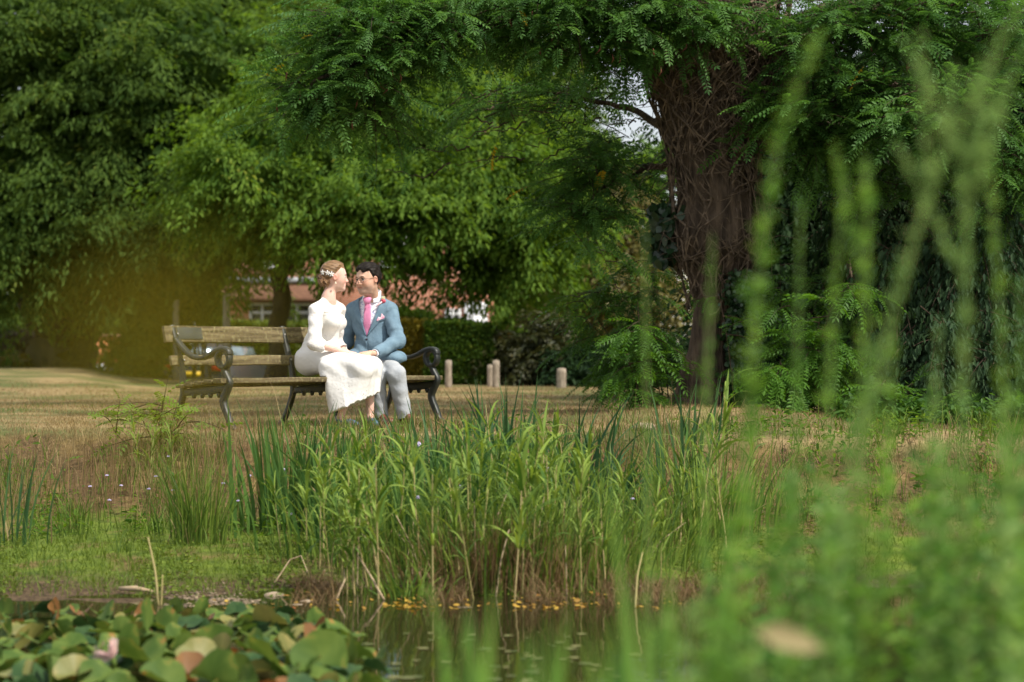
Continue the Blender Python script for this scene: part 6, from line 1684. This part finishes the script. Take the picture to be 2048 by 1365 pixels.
# ------------------------------------------------------------------ lily pads
M_pad = leaf_mat('lily_pad', (.045, .095, .018), (.135, .19, .038), (.27, .17, .045), transl=.25, rough=.6, spec=.14)
M_pad_d = leaf_mat('lily_pad_dark', (.018, .05, .016), (.05, .095, .028), transl=.15, rough=.6, spec=.14)
M_pad_y = leaf_mat('lily_pad_yellow', (.14, .16, .04), (.24, .21, .06), transl=.2, rough=.5)
M_pad_o = leaf_mat('lily_pad_orange', (.13, .06, .02), (.25, .12, .035), transl=.2, rough=.55)
def pad_mesh(seed, m, fold):
    r = np.random.default_rng(seed); n = 26; rings = 6
    th = np.linspace(.16, 2 * np.pi - .16, n); V = [[0, 0, 0]]; T = [r.random()]
    for k in range(1, rings + 1):
        q = k / rings
        for t in th:
            rad = q * (1 + .05 * math.sin(3 * t + seed) + .03 * math.sin(7 * t))
            x, y = rad * math.cos(t), rad * math.sin(t)
            z = fold * abs(y) ** 1.3 * .9 + .10 * q * q * math.sin(2 * t + seed * 1.7) + .05 * q ** 2 * math.sin(5 * t + seed) - .03 * math.cos(11 * t) * q
            V.append([x, y, z]); T.append(1. if (q > .8 and math.sin(3 * t + seed * 2.1) + r.normal(0, .3) > .75) else min(.9, max(0, .3 + .22 * math.sin(t * 2 + seed) + .28 * (math.cos(13 * t) > .55) * q + .2 * r.random())))
    F3 = np.array([[0, 1 + j, 2 + j] for j in range(n - 1)]); F4 = np.array([[1 + (k - 1) * n + j, 1 + k * n + j, 2 + k * n + j, 2 + (k - 1) * n + j] for k in range(1, rings) for j in range(n - 1)])
    a = Acc(); a.add(np.array(V), [F3, F4], np.array(T)); return a.build('lily_pad', m, smooth=True, origin=False)
PM = {'green': [pad_mesh(s, M_pad, f) for s, f in ((161, .15), (162, .5), (163, .9), (164, .3), (165, 1.1), (166, .65))], 'dark': [pad_mesh(s, M_pad_d, f) for s, f in ((171, .1), (172, .5))],
      'yellow': [pad_mesh(s, M_pad_y, f) for s, f in ((181, .5), (182, .8))], 'orange': [pad_mesh(s, M_pad_o, f) for s, f in ((191, .6), (192, .9))]}
LB = {'green': ('green lily pad in the crowded raft of pads at the lower left', 'green lily pads'), 'dark': ('dark green lily pad low in the crowded raft', 'dark lily pads'),
      'yellow': ('pale yellowing lily pad with a curled rim in the raft', 'yellowing lily pads'), 'orange': ('withered orange brown curled lily pad in the raft', 'withered orange lily pads')}
used = {k: 0 for k in PM}
def pad(kind, px, py, Y, size, tilt, az, label=None, group=True, face=None):
    src = PM[kind]; i = used[kind]; used[kind] += 1
    o = src[i] if i < len(src) else src[i % len(src)].copy()
    if i >= len(src): col.objects.link(o)
    o.location = W(px, py, Y); s = size / 2; o.scale = (s, s, s)
    o.rotation_euler = (tilt[0], tilt[1], az)
    tag(o, label or LB[kind][0], 'lily pad', LB[kind][1])
r = np.random.default_rng(200)
for row, (Y, n) in enumerate(((9.55, 22), (9.2, 24), (8.9, 24), (8.6, 22), (8.3, 22), (8.05, 22), (7.8, 20), (7.55, 18), (7.3, 16))):
    right = [600, 655, 690, 715, 735, 760, 770, 780, 790][row]
    left = -60
    for k in range(n):
        px = left + (right - left) * (k + r.uniform(.1, .9)) / n
        lift = (r.uniform(.01, .07) if px < 620 else r.uniform(.0, .04)) * (1 if row > 1 else .5)
        z = WATER + .01 + lift; py = HOR - (z - CAMZ) / Y * FPX
        u = r.random(); kind = 'green' if u < .60 else 'dark' if u < .80 else 'yellow' if u < .90 else 'orange'
        tl = (r.normal(.16, .28), r.normal(0, .26)) if r.random() < .78 else (r.normal(.7, .25), r.normal(0, .5))
        pad(kind, px, py, Y, r.uniform(.10, .185) * (.8 if row < 2 else 1), tl, r.uniform(0, 6.28))
pad('yellow', 800, 1288, 7.95, .25, (.55, .2), .6, 'big pale green pad with a yellow curled edge, front right of the raft') if False else None
pad('green', 545, 1325, 7.6, .27, (.75, -.25), 2.2, 'broad half folded green pad with a tan edge at the front centre of the raft')
pad('green', 640, 1330, 7.65, .25, (.95, .3), .5, 'tall upright dark green pad at the front right of the raft')
pad('orange', 640, 1298, 8.0, .20, (.5, .1), 1.2, 'orange withered pad behind the tall upright pad')
pad('green', 295, 1262, 8.3, .24, (.9, .1), 1.6, 'large upright blue green pad left of the centre of the raft')
pad('yellow', 395, 1318, 7.7, .17, (.6, .2), .3, 'pale yellow pad with torn rim at the front of the raft')
pad('green', 690, 1272, 8.4, .18, (.2, .1), 2.0, 'oval green pad at the outer right edge of the raft near open water')
def duckweed():
    a = Acc(); n = 210; px = r.uniform(700, 1350, n); Y = 7.2 + 1.9 * r.random(n) ** 2.2
    for x, y in zip((px - 1024) / FPX * Y, Y):
        s = r.uniform(.006, .034) * np.ones(7); s *= r.uniform(.6, 1.3, 7); t = np.linspace(0, 2 * np.pi, 8)[:-1]; a.add(np.c_[x + s * np.cos(t), y + s * np.sin(t), np.full(7, WATER + .004 + r.uniform(0, .002))], np.arange(7)[None], r.random())
    tag(a.build('floating_leaves', leaf_mat('floating_leaf', (.06, .085, .02), (.20, .19, .07), transl=.1), origin=False), 'scattered small leaves floating on the pond', 'floating leaves', kind='stuff')
duckweed()
def lily_flower():
    c = W(226, 1318, 7.75); root = empty('water_lily_flower', c, 'pale pink water lily bud opening among the pads at the lower left', 'flower')
    M_p = mat('lily_pink', (.80, .52, .48), (.85, .66, .60), scale=30, rough=.5, sss=.1)
    for k in range(9):
        t = k * 2.4; op = .12 + .06 * k if k < 6 else .9
        d = np.array([math.cos(t) * op, math.sin(t) * op, 1.0]) if k < 7 else np.array([-1., -.3 * (k - 7), .25])
        a = Acc(); tv, tf = leaf_tpl(.42, .16, -.1); scatter(a, (tv, tf), c[None] + [0, 0, 0], frame(d[None], np.array([[-math.cos(t), -math.sin(t), .2]])), np.array([.085]), np.array([.5])); a.build('petal', M_p, root)
    s = Acc(); s.tube([c + [0, 0, -.08], c + [.01, 0, -.04], c], [.006, .006, .012], 7); s.build('stem', M_grass, root, smooth=True)
lily_flower()
# ------------------------------------------------------------------ tall plants on the near bank, out of focus
M_fore = leaf_mat('near_leaf', (.095, .22, .042), (.195, .34, .068), (.32, .38, .11), transl=.48, rough=.6, spec=.15)
M_fore_d = leaf_mat('near_leaf_dark', (.055, .15, .035), (.13, .26, .05), transl=.45, rough=.6, spec=.15)
M_fore_g = leaf_mat('near_leaf_grey', (.14, .27, .08), (.26, .38, .13), transl=.4, rough=.7, spec=.1)
M_fore_stem = mat('near_stem', (.10, .18, .04), (.17, .25, .06), scale=10, rough=.8)
def fore(label, pts, Y0, seed, leafm, size=(.04, .07), nper=60, rad=.004, start=.0, tpl=None, cat='plant', name='tall_weed', group=None, hang=.1, top_small=.4, branch=0):
    """one near plant: stem through photo points at distance Y, rooted in the near bank"""
    r = np.random.default_rng(seed); Y = Y0 * 1.22; nper = nper * 1.6; size = (size[0] * .84, size[1] * .84)
    q = np.array([W(p[0], p[1], Y) for p in pts])
    base = q[0].copy(); base[2] = float(gz(base[0], base[1])) - .03; base[0] += r.normal(0, .02)
    if q[0][2] > base[2] + .02: q = np.vstack([base, q])
    root = empty(name, (q[0][0], q[0][1], q[0][2]), label, cat, group)
    u = np.linspace(0, len(q) - 1, len(q) * 6); ii = np.arange(len(q))
    c = np.stack([np.interp(u, ii, q[:, k]) for k in range(3)], 1)
    for _ in range(3): c[1:-1] = (c[:-2] + 2 * c[1:-1] + c[2:]) / 4
    s = Acc(); s.tube(c, np.linspace(rad, rad * .35, len(c)), n=7, cap=False)
    ln = np.r_[0, np.cumsum(np.linalg.norm(np.diff(c, axis=0), axis=1))]
    stems = [(c, ln, 1.0)]
    for b in range(branch):
        k = r.integers(len(c) // 2, len(c) - 4); az = r.uniform(0, 6.28); L = r.uniform(.12, .28)
        t = np.linspace(0, 1, 8)[:, None]; d = np.array([math.cos(az) * .5, math.sin(az) * .4, 1.]); cb = c[k] + nrm(d) * L * t
        s.tube(cb, np.linspace(rad * .5, rad * .2, 8), n=5, cap=False); stems.append((cb, np.r_[0, np.cumsum(np.linalg.norm(np.diff(cb, axis=0), axis=1))], .7))
    s.build('stem', M_fore_stem, root, smooth=True)
    a = Acc()
    for c_, l_, k_ in stems:
        n = max(6, int(nper * l_[-1])); t = np.sort(r.uniform(start if k_ == 1 else .1, 1, n)) * l_[-1]
        P = np.stack([np.interp(t, l_, c_[:, k]) for k in range(3)], 1)
        az = np.arange(n) * 2.4 + r.normal(0, .4, n); d = np.c_[np.cos(az), np.sin(az), r.uniform(.5, 1.5, n) - hang]
        sz = r.uniform(*size, n) * (1 - (1 - top_small) * (t / l_[-1]) ** 1.5) * k_
        scatter(a, tpl or LEAF_N, P, frame(d, np.tile([0, 0, 1.], (n, 1)) + r.normal(0, .3, (n, 3))), sz, np.clip(r.uniform(0, .95, n), 0, 1))
    a.build('leaves', leafm, root)
GT = 'tall blurred weeds on the near bank'
fore('tallest blurred weed, leaning right past the trunk to the top of the picture', [(1455, 1450), (1490, 950), (1520, 520), (1560, 270), (1640, 62)], 2.7, 301, M_fore, (.04, .075), 95, group=GT, top_small=.45)
fore('blurred pale stem sweeping up to the right across the laurel', [(1640, 1450), (1700, 950), (1830, 470), (1900, 280), (1985, 150)], 2.5, 302, M_fore_g, (.03, .06), 110, rad=.005, group=GT, branch=3)
fore('thin blurred weed standing in front of the trunk burr', [(1405, 1450), (1412, 800), (1425, 470)], 3.1, 303, M_fore, (.03, .05), 70, group=GT)
fore('thin blurred weed left of the trunk base', [(1300, 1450), (1292, 800), (1290, 450)], 3.3, 304, M_fore, (.025, .045), 55, group=GT)
fore('blurred weed rising in the dark gap right of the trunk', [(1585, 1450), (1592, 800), (1602, 400)], 2.9, 305, M_fore_d, (.03, .055), 75, group=GT)
fore('blurred pale weed with a yellow green top right of the dark gap', [(1650, 1450), (1655, 800), (1678, 470), (1690, 350)], 2.8, 306, M_fore, (.035, .06), 85, group=GT)
fore('blurred weed with a bright rounded top before the laurel', [(1725, 1450), (1725, 800), (1735, 450), (1728, 330)], 2.8, 307, M_fore, (.04, .065), 85, group=GT, branch=2)
fore('blurred feathery plume at the upper right', [(1930, 1450), (1925, 800), (1935, 420), (1960, 190)], 2.6, 308, M_fore_g, (.03, .055), 120, group=GT, branch=6)
fore('faint blurred stem close to the right frame edge', [(2030, 1450), (2010, 800), (1985, 420), (1975, 300)], 2.8, 309, M_fore, (.035, .06), 80, group=GT)
fore('short blurred weed beside the right frame edge', [(2040, 1450), (2045, 900), (2040, 560)], 3.0, 310, M_fore_d, (.04, .06), 80, group=GT)
fore('blurred slim weed between the dark gap and the bright topped weed', [(1760, 1450), (1775, 900), (1790, 600)], 3.0, 311, M_fore, (.035, .06), 75, group=GT)
fore('blurred leaning weed crossing the lower laurel', [(1850, 1450), (1855, 1000), (1880, 640)], 2.8, 312, M_fore_g, (.035, .06), 80, group=GT)
r = np.random.default_rng(330)
GB = 'blurred leafy plants massed at the lower right'
for i in range(54):
    px = 1330 + 740 * r.random() ** .75; Y = r.uniform(2.4, 4.2)
    top = np.interp(px, [1300, 1450, 1600, 1750, 1900, 2060], [1120, 1010, 900, 860, 830, 800]) + r.uniform(0, 330)
    m = [M_fore, M_fore_d, M_fore_g, M_fore_d][i % 4]
    fore('blurred leafy green plant in the mass filling the lower right corner', [(px + r.normal(0, 30), 1480), (px, (top + 1480) / 2), (px + r.normal(0, 35), top)], Y, 340 + i, m, (.05, .10), 62, rad=.003, group=GB, top_small=.6, cat='plant', name='near_plant')
# broad near grass blades in front of the water
GG = 'blurred broad grass blades in front of the water'
def blade(px, pyt, Y, w, seed, m, lean=0, label='blurred broad green grass blade standing before the open water', bend=.15):
    r = np.random.default_rng(seed); b = W(px, 1365, Y); b[2] = float(gz(b[0], Y)) - .02
    h = W(px, pyt, Y)[2] - b[2]
    a = Acc(); ln = np.array([[math.cos(lean), math.sin(lean)]])
    blades(a, b[None], np.array([h * 1.02]), np.array([w]), ln, np.array([bend]), np.array([r.random() * .9]), segs=8, face=np.array([[1., .25]]))
    tag(a.build('grass_blade', m), label, 'grass blade', GG)
for i, (px, pyt, Y, w) in enumerate([(940, 1195, 3.0, .045), (965, 1230, 3.2, .04), (1040, 1230, 3.0, .05), (1085, 1215, 3.3, .035), (905, 1240, 3.2, .03), (1140, 1250, 3.0, .035), (1190, 1235, 3.3, .035), (1240, 1180, 3.0, .04), (1300, 1130, 3.2, .04), (1350, 1100, 3.1, .045), (1010, 1280, 2.9, .035), (1110, 1290, 2.9, .04), (1270, 1250, 2.8, .04), (1170, 1300, 2.8, .04), (880, 1270, 3.3, .03), (1330, 1210, 2.8, .04), (1220, 1110, 3.5, .025), (1390, 1060, 3.4, .03), (1290, 960, 3.3, .022), (1450, 1000, 3.2, .03)]):
    blade(px, pyt, Y, w, 420 + i, [M_fore, M_fore_d, M_fore][i % 3], lean=i * 1.9, bend=.1 + .25 * ((i * 7) % 5) / 5)
fore('blurred yellow green drooping seed head left of the broad blades', [(905, 1450), (885, 1300), (868, 1215), (855, 1180), (838, 1195)], 3.1, 460, M_fore, (.03, .05), 120, group=None, start=.45)
def tan_leaf():
    Y = 2.9; P = W(1590, 1278, Y); a = Acc(); tv, tf = leaf_tpl(.36, .05, .1)
    scatter(a, (tv, tf), (W(1510, 1262, Y))[None], frame(np.array([[1., .1, -.25]]), np.array([[0., -1, .5]])), np.array([.11]), np.array([.9]))
    root = empty('dead_leaf', W(1510, 1262, Y), 'blurred tan dead leaf hanging on a stem in the lower right plants', 'leaf')
    a.build('blade', mat('tan_leaf', (.19, .16, .07), (.25, .21, .10), scale=20, rough=.8), root); s = Acc(); b = W(1500, 1480, Y); b[2] = float(gz(b[0], Y)); s.tube([b, (b + W(1510, 1262, Y)) / 2 + [.02, 0, 0], W(1510, 1262, Y)], [.003, .0025, .002], 6); s.build('stem', M_fore_stem, root, smooth=True)
tan_leaf()
# a thin yellow leaved twig on the near bank, almost touching the lens: seen only as a soft olive glow
def near_twig():
    r = np.random.default_rng(500); Y = .36
    M_y = leaf_mat('near_yellow_leaf', (.46, .42, .05), (.58, .52, .07), transl=.5, rough=.7, spec=.1)
    tip = W(335, 640, Y)
    root = empty('yellow_twig', (-.20, .40, 0), 'thin twig with small yellow leaves close to the lens, seen as an olive glow', 'twig')
    base = np.array([-.24, .44, float(gz(-.24, .44)) - .02])
    pts = np.array([base, base * .35 + np.array([-.16, .38, CAMZ - .12]) * .65, np.array([-.115, .365, CAMZ - .035]), tip])
    u = np.linspace(0, 3, 22); c = np.stack([np.interp(u, np.arange(4), pts[:, k]) for k in range(3)], 1)
    for _ in range(2): c[1:-1] = (c[:-2] + 2 * c[1:-1] + c[2:]) / 4
    s = Acc(); s.tube(c, np.linspace(.0012, .0005, 22), n=6, cap=False); s.build('stem', M_fore_stem, root, smooth=True)
    a = Acc()
    spots = [(335, 640), (300, 560), (400, 620), (260, 660), (420, 700), (350, 720), (480, 665), (290, 610), (380, 560), (200, 600)]
    spots += [(335 + r.normal(0, 125), 650 + r.normal(0, 85)) for _ in range(22)]
    P = np.array([W(x, y, Y + r.uniform(-.05, .05)) for x, y in spots]); n = len(P)
    d = r.normal(0, 1, (n, 3)); d[:, 1] *= .3
    scatter(a, LEAF, P, frame(d, np.tile([0, -1., .4], (n, 1)) + r.normal(0, .2, (n, 3))), np.full(n, .0025), r.uniform(0, 1, n))
    for p in P: a.tube([p, (p + tip) / 2 + [0, 0, -.001], c[-3]], [.00012, .00012, .0002], n=4, cap=False)
    a.build('leaves', M_y, root)
near_twig()
